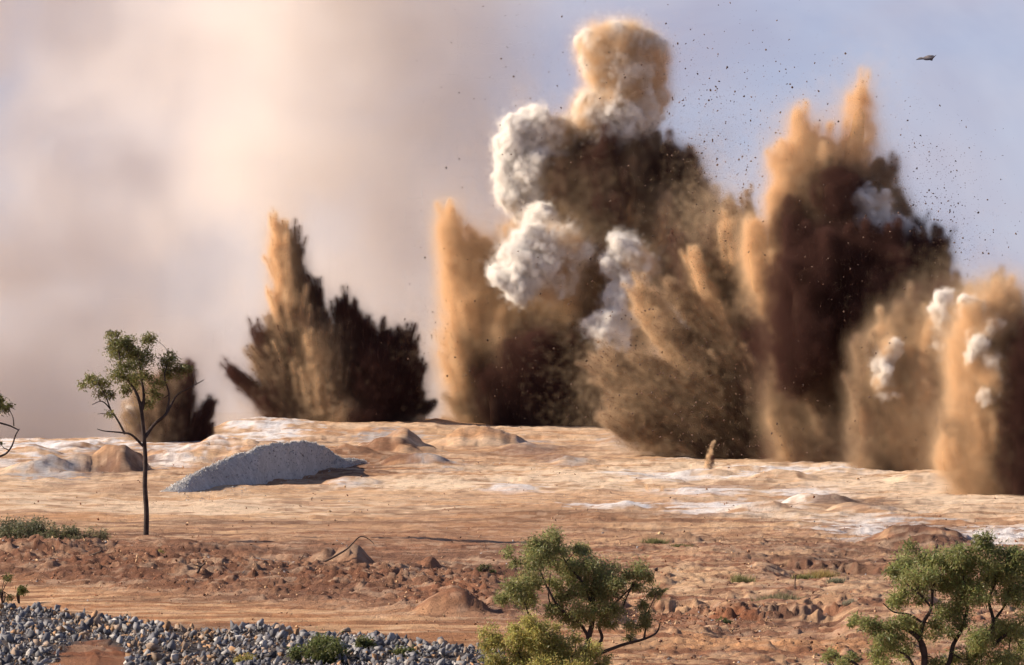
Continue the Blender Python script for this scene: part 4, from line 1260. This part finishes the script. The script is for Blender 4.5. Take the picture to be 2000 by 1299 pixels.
def leaf_cluster(rng, centers, radii, per_area, ll, lw, col, droop=0.5):
    """narrow leaves hung through clump volumes; returns verts, quad faces, colours"""
    V, C = [], []
    for c, r in zip(centers, radii):
        nsub = max(3, int(rng.integers(4, 8)))
        subs = c + sphere_dirs(rng, nsub) * r * rng.uniform(0.2, 1.0, (nsub, 1)) * np.array((1, 1, 0.85))
        n = int(per_area * r * r)
        if n < 6: n = 6
        which = rng.integers(nsub, size=n)
        p = subs[which] + rng.normal(0, 0.36, (n, 3)) * r * np.array((1, 1, 0.85))
        d = sphere_dirs(rng, n) + np.array((0, 0, -droop))
        d /= np.linalg.norm(d, axis=1)[:, None]
        e = np.cross(d, sphere_dirs(rng, n)); e /= np.linalg.norm(e, axis=1)[:, None] + 1e-9
        L = ll * rng.uniform(0.6, 1.3, (n, 1)); W = lw * rng.uniform(0.7, 1.3, (n, 1))
        q = np.stack([p, p + d * L * 0.45 + e * W, p + d * L, p + d * L * 0.45 - e * W], 1)
        V.append(q.reshape(-1, 3))
        tint = rng.uniform(0.75, 1.25) * rng.uniform(0.7, 1.3, (n, 1)) * np.array(col) * (1 + rng.normal(0, 0.08, (n, 3)))
        C.append(np.repeat(tint, 4, 0))
    V = np.concatenate(V); C = np.clip(np.concatenate(C), 0.005, 0.6)
    return V, np.arange(len(V)).reshape(-1, 4), C

def make_tree(name, label, cat, D, base, limbs, clumps, col, leaf=(0.14, 0.022), density=300, seed=1, r_base=0.12, bark=None, group=None, twig=0.016, clump_scale=1.0):
    """limbs: [[(px, py, depth px), ...], radius px at start, radius px at end]; clumps: (px, py, r px)"""
    rng = np.random.default_rng(seed)
    s = D / F
    bx = (base[0] - 1000) * s
    root = empty(name, (bx, D, gz(bx, D)))
    tag(root, label, cat, group)
    off = np.array(root.location)
    def W(px, py, w=0.0): return np.array(((px - 1000) * s, D + w * s, H - (py - YH) * s))
    V, Fc, o, nodes = [], [], 0, []
    for pts, ra, rb in limbs:
        p3 = [W(*(q if len(q) == 3 else (q[0], q[1], rng.normal(0, 6) if i else 0))) for i, q in enumerate(pts)]
        if pts[0] == base or (pts[0][0], pts[0][1]) == base: p3[0] = off + np.array((0, 0, -0.1))
        ln = smooth_line(p3, 5)
        rad = np.linspace(ra, rb, len(ln)) * s
        v, f = tube(ln, rad)
        V.append(v); Fc.append(f + o); o += len(v)
        nodes += [(q, r) for q, r in zip(ln[len(ln) // 3:], rad[len(ln) // 3:])]
    cen, rr = [], []
    for (px, py, r) in clumps:
        c = W(px, py, rng.normal(0, 1.4) * r)
        cen.append(c); rr.append(r * s * 1.12 * clump_scale)
        if clump_scale > 1.0:           # a second, looser clump beside it
            r2_ = r * rng.uniform(0.5, 0.8)
            cen.append(c + sphere_dirs(rng, 1)[0] * r * s * np.array((1.1, 1.3, 0.8))); rr.append(r2_ * s)
        # a twig from the nearest limb below
        best = min(nodes, key=lambda q: np.linalg.norm(q[0] - c) + (0.6 * max(0, q[0][2] - c[2])))
        mid = (best[0] + c) / 2 + rng.normal(0, 0.12, 3) * np.linalg.norm(best[0] - c) - np.array((0, 0, 0.06)) * np.linalg.norm(best[0] - c)
        ln = smooth_line([best[0], mid, c], 4)
        v, f = tube(ln, np.linspace(min(best[1] * 0.7, twig * 1.6), twig * 0.4, len(ln)), 5)
        V.append(v); Fc.append(f + o); o += len(v)
        for d in sphere_dirs(rng, 5):
            e = c + d * r * s * 0.8
            v, f = tube(smooth_line([mid * 0.3 + c * 0.7, (c + e) / 2 + rng.normal(0, 0.02, 3), e], 2), np.linspace(twig * 0.5, twig * 0.15, 5), 4)
            V.append(v); Fc.append(f + o); o += len(v)
    me = mesh_from('trunk', np.concatenate(V) - off, np.concatenate(Fc), bark or M_BARK, smooth=True)
    link('trunk', me, root)
    v, f, c = leaf_cluster(rng, cen, rr, density, leaf[0], leaf[1], col)
    me = mesh_from('crown', v - off, f, M_LEAF)
    point_color(me, c)
    link('crown', me, root)
    return root

make_tree('slender_tree', 'lone slender tree with a bare dark trunk and thin open crown', 'tree', 210.0, (285, 1053),
    [[[(285, 1053), (286, 1000, 0), (283, 950, 0), (284, 900, 0), (281, 850, 0)], 5.6, 4.0],
     [[(281, 852, 0), (277, 805), (268, 772), (255, 750), (240, 730), (232, 690)], 3.9, 1.4],
     [[(278, 800, 0), (281, 772), (276, 740), (272, 705)], 3.6, 1.4],
     [[(283, 855, 0), (300, 830), (322, 812), (334, 790), (345, 772), (366, 760), (398, 742)], 3.8, 0.8],
     [[(326, 806, 0), (330, 770), (322, 735), (330, 700)], 2.2, 0.8],
     [[(280, 872, 0), (258, 850), (238, 845), (205, 842), (190, 838)], 2.8, 0.6],
     [[(244, 848, 0), (232, 825), (216, 800), (200, 784), (180, 790)], 2.4, 0.7],
     [[(216, 800, 0), (205, 770), (190, 745)], 1.6, 0.6], [[(222, 810, 0), (200, 808), (190, 809)], 1.2, 0.4]],
    [(216, 652, 9), (222, 670, 17), (240, 665, 19), (250, 674, 17), (232, 690, 20), (260, 690, 17), (285, 664, 13), (298, 660, 10), (270, 706, 19), (255, 716, 20), (290, 690, 13),
     (240, 735, 20), (265, 735, 20), (285, 735, 13), (250, 757, 14), (325, 706, 16), (336, 695, 13), (320, 730, 14), (345, 722, 14), (360, 724, 12), (372, 720, 8), (315, 750, 11),
     (175, 742, 12), (160, 752, 8), (190, 745, 14), (206, 746, 12), (200, 765, 13), (218, 770, 10), (215, 808, 8), (290, 786, 12), (300, 762, 13), (308, 776, 8), (228, 650, 7)],
    (0.21, 0.205, 0.075), leaf=(0.15, 0.024), density=2600, seed=31, twig=0.02)

make_tree('gum_tree', 'bushy green tree rising from the bottom edge near the middle', 'tree', 108.0, (1140, 1375),
    [[[(1140, 1375), (1142, 1310, 0), (1146, 1262, 0), (1156, 1222, 0), (1160, 1180), (1150, 1150), (1125, 1125)], 8.0, 2.0],
     [[(1150, 1245, 0), (1130, 1215), (1095, 1190), (1070, 1150), (1050, 1110), (1015, 1100)], 3.6, 1.2], [[(1160, 1190, 0), (1140, 1140), (1110, 1105), (1090, 1070)], 2.8, 1.0],
     [[(1142, 1300, 0), (1168, 1262), (1176, 1245), (1170, 1220), (1190, 1190), (1215, 1165), (1240, 1140)], 4.2, 1.2], [[(1215, 1190, 0), (1225, 1165), (1240, 1130)], 2.0, 0.8],
     [[(1140, 1330, 0), (1160, 1285), (1210, 1262), (1255, 1249), (1282, 1236), (1290, 1215)], 4.6, 1.2], [[(1258, 1248, 0), (1262, 1220), (1264, 1200), (1280, 1165)], 2.4, 0.8],
     [[(1090, 1200, 0), (1072, 1170), (1075, 1120)], 2.0, 0.8], [[(1032, 1200, 0), (1020, 1170), (990, 1160)], 1.6, 0.6], [[(1140, 1340, 0), (1100, 1290), (1060, 1230), (1032, 1196)], 3.6, 1.4]],
    [(1070, 1065, 26), (1086, 1050, 17), (1050, 1082, 24), (1040, 1102, 22), (1076, 1100, 25), (1096, 1076, 14), (995, 1078, 10), (1130, 1066, 15), (1140, 1076, 10), (1006, 1102, 9),
     (1000, 1152, 20), (1030, 1150, 24), (985, 1166, 15), (1020, 1172, 21), (1040, 1136, 17), (1112, 1106, 19), (1142, 1102, 20), (1162, 1116, 23), (1126, 1130, 22), (1172, 1140, 22), (1200, 1130, 23),
     (1190, 1152, 22), (1240, 1120, 19), (1256, 1126, 14), (1246, 1146, 12), (1150, 1160, 22), (1112, 1166, 20), (1100, 1196, 17), (1132, 1196, 21), (1172, 1190, 22), (1200, 1190, 15), (1280, 1160, 12),
     (1290, 1155, 7), (1256, 1182, 10), (1265, 1206, 14), (1236, 1220, 12), (1120, 1216, 14), (1076, 1190, 14), (1182, 1214, 14), (1230, 1246, 8), (1086, 1140, 14), (1262, 1212, 9)],
    (0.29, 0.285, 0.115), leaf=(0.085, 0.011), density=11500, seed=32, twig=0.012, clump_scale=1.14)

make_tree('yellow_shrub', 'yellow-green shrub at the bottom edge against the left side of the gum tree', 'shrub', 103.0, (1030, 1400),
    [[[(1030, 1400), (1030, 1340, 0), (1020, 1290, 0), (1000, 1250)], 5.0, 1.2], [[(1030, 1350, 0), (985, 1300), (958, 1250)], 3.0, 1.0], [[(1030, 1340, 0), (1060, 1290), (1075, 1240)], 3.4, 1.2], [[(1030, 1350, 0), (1090, 1310), (1120, 1280)], 2.6, 1.0]],
    [(960, 1240, 16), (950, 1262, 16), (972, 1252, 14), (962, 1290, 20), (985, 1310, 24), (1010, 1228, 15), (1035, 1218, 16), (1050, 1228, 16), (1000, 1258, 20), (1030, 1250, 24), (1060, 1250, 22), (1080, 1246, 18),
     (1010, 1285, 24), (1045, 1285, 26), (1080, 1280, 24), (1110, 1275, 18), (1060, 1310, 26), (1100, 1305, 22), (1020, 1315, 26), (1132, 1296, 16), (1170, 1298, 12), (1185, 1284, 8), (1150, 1268, 16), (1145, 1292, 22), (1100, 1256, 20), (1120, 1250, 12), (1090, 1225, 9)],
    (0.42, 0.37, 0.12), leaf=(0.085, 0.011), density=11500, seed=33, twig=0.012, clump_scale=1.1)

make_tree('gum_tree', 'large green tree filling the bottom corner below the edge plume', 'tree', 100.0, (1800, 1440),
    [[[(1800, 1440), (1803, 1350, 0), (1806, 1282, 0), (1798, 1252, 0), (1776, 1232), (1745, 1222), (1715, 1222)], 9.0, 1.8], [[(1804, 1280, 0), (1798, 1250), (1805, 1215), (1818, 1190), (1822, 1150), (1826, 1125), (1815, 1100)], 5.0, 1.6],
     [[(1818, 1185, 0), (1795, 1160), (1770, 1140), (1750, 1120)], 2.4, 0.9], [[(1800, 1215, 0), (1775, 1200), (1745, 1195), (1724, 1178)], 2.6, 0.9],
     [[(1805, 1340, 0), (1850, 1300), (1862, 1260), (1880, 1225), (1890, 1180), (1880, 1120)], 6.0, 1.8], [[(1805, 1360, 0), (1880, 1310), (1925, 1250), (1940, 1215), (1932, 1172), (1945, 1130), (1925, 1070)], 6.0, 1.4],
     [[(1940, 1215, 0), (1965, 1180), (1985, 1140)], 3.0, 1.2], [[(1940, 1260, 0), (1975, 1230), (2010, 1200), (2030, 1140)], 3.6, 1.4], [[(1803, 1345, 0), (1775, 1285), (1745, 1270), (1710, 1262)], 3.4, 1.2], [[(1800, 1400, 0), (1720, 1330), (1660, 1290), (1630, 1280)], 4.0, 1.2]],
    [(1925, 1050, 15), (1908, 1066, 15), (1935, 1066, 12), (1800, 1085, 24), (1830, 1096, 24), (1762, 1110, 20), (1776, 1116, 22), (1740, 1116, 12), (1792, 1120, 25), (1822, 1125, 24), (1745, 1172, 14), (1770, 1166, 20), (1800, 1160, 19),
     (1872, 1090, 24), (1900, 1096, 24), (1860, 1116, 21), (1890, 1126, 24), (1940, 1092, 25), (1976, 1090, 20), (1960, 1116, 25), (1992, 1100, 22), (1930, 1136, 24), (1970, 1150, 24), (1850, 1150, 19), (1880, 1160, 24),
     (1910, 1166, 22), (1996, 1160, 22), (1840, 1196, 17), (1870, 1196, 19), (1690, 1215, 16), (1672, 1214, 12), (1710, 1226, 17), (1740, 1216, 17), (1770, 1210, 16), (1722, 1252, 20), (1750, 1256, 19), (1702, 1272, 16),
     (1790, 1230, 15), (1830, 1230, 17), (1870, 1226, 19), (1902, 1240, 24), (1940, 1246, 24), (1982, 1240, 24), (1960, 1220, 17), (1900, 1280, 24), (1862, 1290, 18), (1620, 1280, 15), (1640, 1296, 13), (1662, 1290, 14),
     (1950, 1286, 24), (1992, 1290, 24), (1770, 1282, 15), (2020, 1120, 26), (2030, 1190, 26), (2030, 1260, 26), (1980, 1120, 22), (1720, 1296, 16), (1830, 1295, 16)],
    (0.26, 0.27, 0.10), leaf=(0.085, 0.011), density=11000, seed=34, twig=0.012, clump_scale=1.14)

make_tree('edge_tree', 'thin branches of a tree reaching in past the picture edge over white ground', 'tree', 205.0, (-70, 1062),
    [[[(-70, 1062), (-66, 960, 0), (-50, 900, 0), (-20, 896)], 6.0, 2.6], [[(-20, 896, 0), (8, 888), (22, 872), (30, 850), (37, 838)], 2.4, 1.0], [[(36, 840, 0), (20, 832), (0, 826), (-30, 818), (-56, 900)], 1.2, 2.6], [[(27, 832, 0), (25, 815), (18, 800)], 1.2, 0.6]],
    [(6, 782, 12), (14, 796, 9), (-8, 790, 14), (-26, 800, 20), (0, 866, 6), (-40, 770, 22), (18, 790, 6)], (0.12, 0.125, 0.04), leaf=(0.16, 0.03), density=2600, seed=35)

def shrub(name, label, px, py, w, h, col, seed, density=1200, leaf=(0.09, 0.014), cat='shrub', group=None, n=None):
    rng = np.random.default_rng(seed)
    D = D_of(py)
    x_ = (px - 1000) / F * D
    py = YH + (H - gz(x_, D)) * F / D + 3
    n = n or max(5, int(w / 4))
    cl = [(px + rng.uniform(-0.8, 0.8) * w, py - h * rng.uniform(0.2, 0.85), max(3, min(w, h) * rng.uniform(0.3, 0.5))) for _ in range(n)]
    limbs = [[[(px, py), (px + rng.uniform(-0.3, 0.3) * w, py - h * 0.4, rng.normal(0, w * 0.3)), (c[0], c[1], rng.normal(0, w * 0.3))], 1.6, 0.5] for c in cl[:7]]
    return make_tree(name, label, cat, D, (px, py), limbs, cl, col, leaf=leaf, density=density, seed=seed, twig=0.01, group=group)

shrub('low_shrub', 'low grey-green shrub mass on the flat at the left picture edge', 30, 1064, 66, 44, (0.15, 0.15, 0.085), 41, 2600, (0.12, 0.02))
shrub('low_shrub', 'low grey-green shrub between the edge shrub mass and the slender tree', 118, 1070, 50, 36, (0.16, 0.15, 0.08), 42, 2600, (0.12, 0.02))
shrub('low_shrub', 'dry flattened shrub nearest to the foot of the slender tree', 178, 1072, 34, 24, (0.20, 0.175, 0.10), 43, 2600, (0.12, 0.02))
shrub('road_shrub', 'small dark shrub touching the left picture edge above the rubble', 6, 1180, 18, 70, (0.10, 0.115, 0.035), 44, 6000)
shrub('road_shrub', 'small dark round shrub on a thin stem above the rubble', 38, 1176, 16, 54, (0.10, 0.115, 0.035), 45, 6000)
shrub('rubble_shrub', 'green shrub growing out of the rubble at the bottom edge', 615, 1312, 56, 46, (0.15, 0.165, 0.06), 46, 12000)
shrub('rubble_shrub', 'small green shrub beside the boulder at the bottom edge', 716, 1304, 20, 36, (0.16, 0.17, 0.06), 47, 12000)
shrub('rubble_shrub', 'yellowish low weed under the rubble boulders at the bottom edge', 478, 1312, 34, 26, (0.30, 0.25, 0.08), 48, 12000)
shrub('rubble_shrub', 'small green weed at the bottom edge where the rubble thins', 790, 1312, 20, 22, (0.16, 0.17, 0.06), 49, 12000)
shrub('track_shrub', 'small dark green shrub behind the gum tree beside the track', 948, 1140, 16, 16, (0.10, 0.11, 0.04), 50, 6000)
shrub('track_shrub', 'small green shrub below the stony ledge, right of the gum tree', 1412, 1198, 16, 18, (0.11, 0.125, 0.045), 51, 8000)

# tufts of dry grass
def tuft(label, px, py, w, h, col, seed, n=500):
    rng = np.random.default_rng(seed)
    D = D_of(py); s = D / F
    cx = (px - 1000) * s
    root_z = gz(cx, D)
    x = cx + np.clip(rng.normal(0, 0.42, n), -1, 1) * w * s
    y = D + np.clip(rng.normal(0, 0.42, n), -1, 1) * w * s * 0.8
    z = ground_z(x, y) - 0.02
    p = np.stack([x, y, z], 1)
    d = rng.normal(0, 0.35, (n, 3)); d[:, 2] = 1
    hgt = h * s * rng.uniform(0.4, 1.1, (n, 1))
    e = np.cross(d, sphere_dirs(rng, n)); e /= np.linalg.norm(e, axis=1)[:, None]
    wd = 0.012
    tip = p + d * hgt
    mid = p + d * hgt * 0.5
    q = np.stack([p - e * wd, p + e * wd, mid + e * wd * 0.8 + 0, tip], 1).reshape(-1, 3)
    off = np.array((cx, D, root_z))
    me = mesh_from('grass_tuft', q - off, np.arange(len(q)).reshape(-1, 4), M_LEAF)
    c = np.repeat(np.array(col) * rng.uniform(0.6, 1.4, (n, 1)), 4, 0)
    point_color(me, c)
    o = link('grass_tuft', me, None, off)
    tag(o, label, 'grass tuft', 'tufts of dry grass')
tuft('straw-yellow grass tuft in the middle of the stony flat', 1606, 1128, 34, 26, (0.36, 0.27, 0.10), 61, 900)
tuft('green grass tuft beside the straw-yellow tuft', 1572, 1134, 24, 14, (0.22, 0.21, 0.08), 62, 500)
tuft('grey-green leafy tuft in front of the straw-yellow tuft', 1632, 1148, 18, 14, (0.26, 0.26, 0.17), 63, 400)
tuft('green grass tuft above the track bend', 1448, 1142, 24, 20, (0.25, 0.23, 0.10), 64, 600)
tuft('small green tuft behind the gum tree by the pale block', 1280, 1062, 26, 12, (0.20, 0.19, 0.08), 65, 500)
tuft('small green tuft right of the pale block', 1330, 1072, 22, 10, (0.20, 0.19, 0.08), 66, 400)
tuft('wide grey-green grass patch on top of the eroded ledge', 1520, 1170, 50, 14, (0.24, 0.21, 0.12), 67, 900)
tuft('yellow weed on the bank left of the dead branch', 318, 1100, 20, 8, (0.36, 0.30, 0.10), 68, 250)
tuft('pale grey weed at the lip of the gully', 1660, 1186, 18, 10, (0.34, 0.31, 0.22), 69, 300)

# ---------------------------------------------------------------- fallen branches, stake, blocks
def stick(name, label, cat, paths, py_base, mat, group=None):
    """paths: [[(px, py), ...], r0 px, r1 px]; first point of the first path is on the ground"""
    x0, y0 = paths[0][0][0]
    D = D_of(py_base); s = D / F
    bx = (x0 - 1000) * s
    z0 = gz(bx, D)
    root = np.array((bx, D, z0))
    dz = z0 - (H - (y0 - YH) * s)
    V, Fc, o = [], [], 0
    rng = np.random.default_rng(int(x0))
    for pts, ra, rb in paths:
        p3 = [np.array(((a - 1000) * s, D + rng.normal(0, 0.05), H - (b - YH) * s + dz)) for a, b in pts]
        ln = smooth_line(p3, 4)
        v, f = tube(ln, np.linspace(ra, rb, len(ln)) * s, 6)
        V.append(v); Fc.append(f + o); o += len(v)
    me = mesh_from(name, np.concatenate(V) - root, np.concatenate(Fc), mat, smooth=True)
    tag(link(name, me, None, root), label, cat, group)
stick('dead_branch', 'long thin dead branch arching up from the dark hollow', 'branch', [[[(616, 1112), (640, 1104), (662, 1092), (678, 1082), (690, 1070), (704, 1058), (720, 1063), (731, 1073)], 2.4, 0.7]], 1114, M_DEAD)
stick('dead_branch', 'short forked dead twig standing in the dark hollow', 'branch', [[[(578, 1092), (586, 1082), (594, 1070)], 1.6, 0.8], [[(586, 1082), (596, 1076)], 0.9, 0.5]], 1102, M_DEAD)
stick('fallen_log', 'pale fallen log lying in front of the dark hollow', 'log', [[[(500, 1102), (530, 1106), (570, 1110), (616, 1111)], 3.4, 2.2]], 1112, noise_mat('bleached_wood', (0.22, 0.17, 0.14), (0.42, 0.36, 0.31), 5.0))
stick('dead_branch', 'dark crooked root on the bank below the slender tree', 'branch', [[[(164, 1112), (182, 1104), (197, 1098)], 2.0, 1.2], [[(193, 1100), (200, 1092), (186, 1088)], 1.2, 0.5]], 1114, M_DEAD)
stick('dead_branch', 'small dark stump with spread roots on the bank', 'branch', [[[(386, 1142), (392, 1130), (400, 1124)], 2.6, 1.6], [[(392, 1130), (378, 1126)], 1.8, 0.8], [[(394, 1129), (404, 1118)], 1.6, 0.7]], 1142, M_DEAD)
stick('marker_stake', 'thin dark stake standing upright on the stony flat', 'stake', [[[(1553, 1158), (1553, 1145), (1554, 1130)], 1.3, 1.1]], 1158, M_DEAD)

def block(label, px, py, r, col, seed):
    D = D_of(py); s_ = D / F
    x = (px - 1000) * s_
    v, f = rock_mesh(seed, 12, 0.8)
    me = mesh_from('stone_block', v * r * s_, f, M_STONE)
    point_color(me, np.tile(np.array(col), (len(v), 1)))
    o = link('stone_block', me, None, (x, D, gz(x, D) + r * 0.4 * s_))
    tag(o, label, 'stone')
block('pale yellow square-edged stone on the flat behind the gum tree', 1292, 1050, 8, (0.62, 0.46, 0.26), 5)
block('dark small stone right of the gum tree crown on the track', 1282, 1118, 6, (0.10, 0.07, 0.06), 6)
block('black lump on the pale flat below the spraying burst', 1558, 930, 8, (0.05, 0.03, 0.03), 7)
block('pale stone between the two dirt humps near the dead branch', 678, 1108, 5, (0.62, 0.5, 0.36), 8)
block('pale orange stone at the foot of the red dirt hump', 867, 1206, 5, (0.62, 0.42, 0.24), 9)

# ---------------------------------------------------------------- clods and grit in the air
def airborne():
    rng = np.random.default_rng(90)
    # (px, py, spread x, spread y, count, D, direction of the throw)
    zones = [(1400, 330, 75, 110, 900, 470), (1480, 230, 90, 90, 350, 440), (1330, 180, 70, 80, 200, 480), (1840, 420, 60, 80, 600, 388), (1790, 330, 60, 80, 260, 390), (1880, 520, 50, 60, 300, 380),
             (1180, 330, 120, 120, 260, 480), (1060, 150, 90, 90, 160, 500), (1280, 700, 110, 90, 800, 392), (1380, 780, 90, 60, 500, 386), (1220, 560, 110, 120, 350, 470), (920, 560, 60, 150, 160, 495),
             (1640, 480, 90, 120, 300, 370), (1620, 200, 90, 60, 160, 390), (830, 680, 30, 60, 120, 490), (1000, 750, 80, 60, 240, 480), (1450, 430, 60, 60, 450, 400), (1700, 780, 90, 80, 200, 360), (1480, 880, 60, 24, 250, 380)]
    Q, S, Dd = [], [], []
    for (px, py, sx, sy, n, D) in zones:
        n = int(n * 1.7)
        q = np.stack([rng.normal(px, sx, n), rng.normal(py, sy, n)], 1)
        Q.append(q); Dd.append(D + rng.normal(0, 6, n))
        S.append(0.7 + 2.7 * rng.random(n) ** 7)
    Q = np.concatenate(Q); S = np.concatenate(S); Dd = np.concatenate(Dd)
    pos = np.stack([(Q[:, 0] - 1000) / F * Dd, Dd, H - (Q[:, 1] - YH) / F * Dd], 1)
    ok = pos[:, 2] > base_z(pos[:, 0], pos[:, 1]) + 0.8
    pos, S, Dd = pos[ok], S[ok], Dd[ok]
    size = S * Dd / F
    cols = np.array((0.13, 0.08, 0.06)) * rng.uniform(0.5, 1.8, (len(S), 1))
    order = np.argsort(-S)
    big, small = order[:240], order[240:]
    me = rock_heap_mesh('flying_grit', pos[small], size[small], cols[small], rng, M_STONE)
    tag(link('flying_grit', me), 'fine dark grit and specks of soil hanging in the air round the plumes', 'grit', kind='stuff')
    meshes = []
    for i in range(12):
        v, f = rock_mesh(1200 + i, 10, 0.7)
        me = mesh_from('flying_clod', v, f, M_STONE)
        point_color(me, np.tile(np.array((0.12, 0.075, 0.055)) * rng.uniform(0.6, 1.5), (len(v), 1)))
        meshes.append(me)
    for b in big:
        o = link('flying_clod', meshes[rng.integers(12)], None, pos[b])
        o.scale = (size[b],) * 3
        o.rotation_euler = tuple(rng.uniform(0, 6.28, 3))
        qx, qy = 1000 + pos[b][0] * F / pos[b][1], YH - (pos[b][2] - H) * F / pos[b][1]
        if qx < 960: wh = 'beside the left flank of the tallest plume'
        elif qy < 300 and qx < 1330: wh = 'around the tan smoke head of the tallest plume'
        elif qy < 460 and qx < 1560: wh = 'against the sky between the two tallest plumes'
        elif qx > 1740 and qy < 620: wh = 'against the sky right of the huge dark plume'
        elif qy < 620: wh = 'in front of the upper plumes'
        else: wh = 'in front of the spraying burst, low over the ground'
        tag(o, 'small dark clod flying ' + wh, 'clod', 'clods thrown into the air')
airborne()

def bird():
    D = 150.0; s_ = D / F
    def W(px, py, w): return np.array(((px - 1808) * s_, w * s_, -(py - 113) * s_))
    # body and tail as one tapering tube, two swept wings
    body = [W(1829, 107, 0), W(1824, 111, 0), W(1819, 114, 0), W(1813, 115.5, 0), W(1807, 116, -1), W(1803, 115.5, -1)]
    v, f = tube(smooth_line(body, 3), np.array([0.15, 0.5, 0.9, 1.4, 1.9, 2.2, 2.4, 2.5, 2.5, 2.4, 2.2, 2.0, 1.8, 1.5, 1.1, 0.5]) * s_, 8)
    V, Fc, o = [v], [f], len(v)
    for side, tip in ((-1, (1787, 118.5, -26)), (1, (1826, 106, 30))):
        root_f = np.array((1803, 112.0, 0.0)); root_b = np.array((1821, 118.5, 0.0)); t = np.array(tip, float)
        n = 7
        top, bot = [], []
        for i in range(n):
            u = i / (n - 1)
            lead = root_f * (1 - u) + t * u + np.array((0, -2.2 * math.sin(u * math.pi), 0))
            trail = lead + (root_b - root_f) * (1 - u) ** 0.8
            top += [lead, trail]; bot += [lead + np.array((0, 0.7, 0)), trail + np.array((0, 0.5, 0))]
        q = np.array([W(*p) for p in top + bot])
        m = 2 * n
        fs = []
        for i in range(n - 1):
            a = 2 * i
            fs += [(a, a + 1, a + 3, a + 2), (m + a, m + a + 2, m + a + 3, m + a + 1), (a, a + 2, m + a + 2, m + a), (a + 1, m + a + 1, m + a + 3, a + 3)]
        fs += [(0, m, m + 1, 1), (m - 2, m - 1, 2 * m - 1, 2 * m - 2)]
        V.append(q); Fc.append(np.array(fs) + o); o += len(q)
    me = mesh_from('bird', np.concatenate(V), np.concatenate(Fc), noise_mat('dark_feathers', (0.10, 0.09, 0.095), (0.16, 0.14, 0.145), 8.0, bump=0))
    tag(link('bird', me, None, P(1808, 113, D)), 'dark bird gliding alone in the lavender sky', 'bird')
bird()
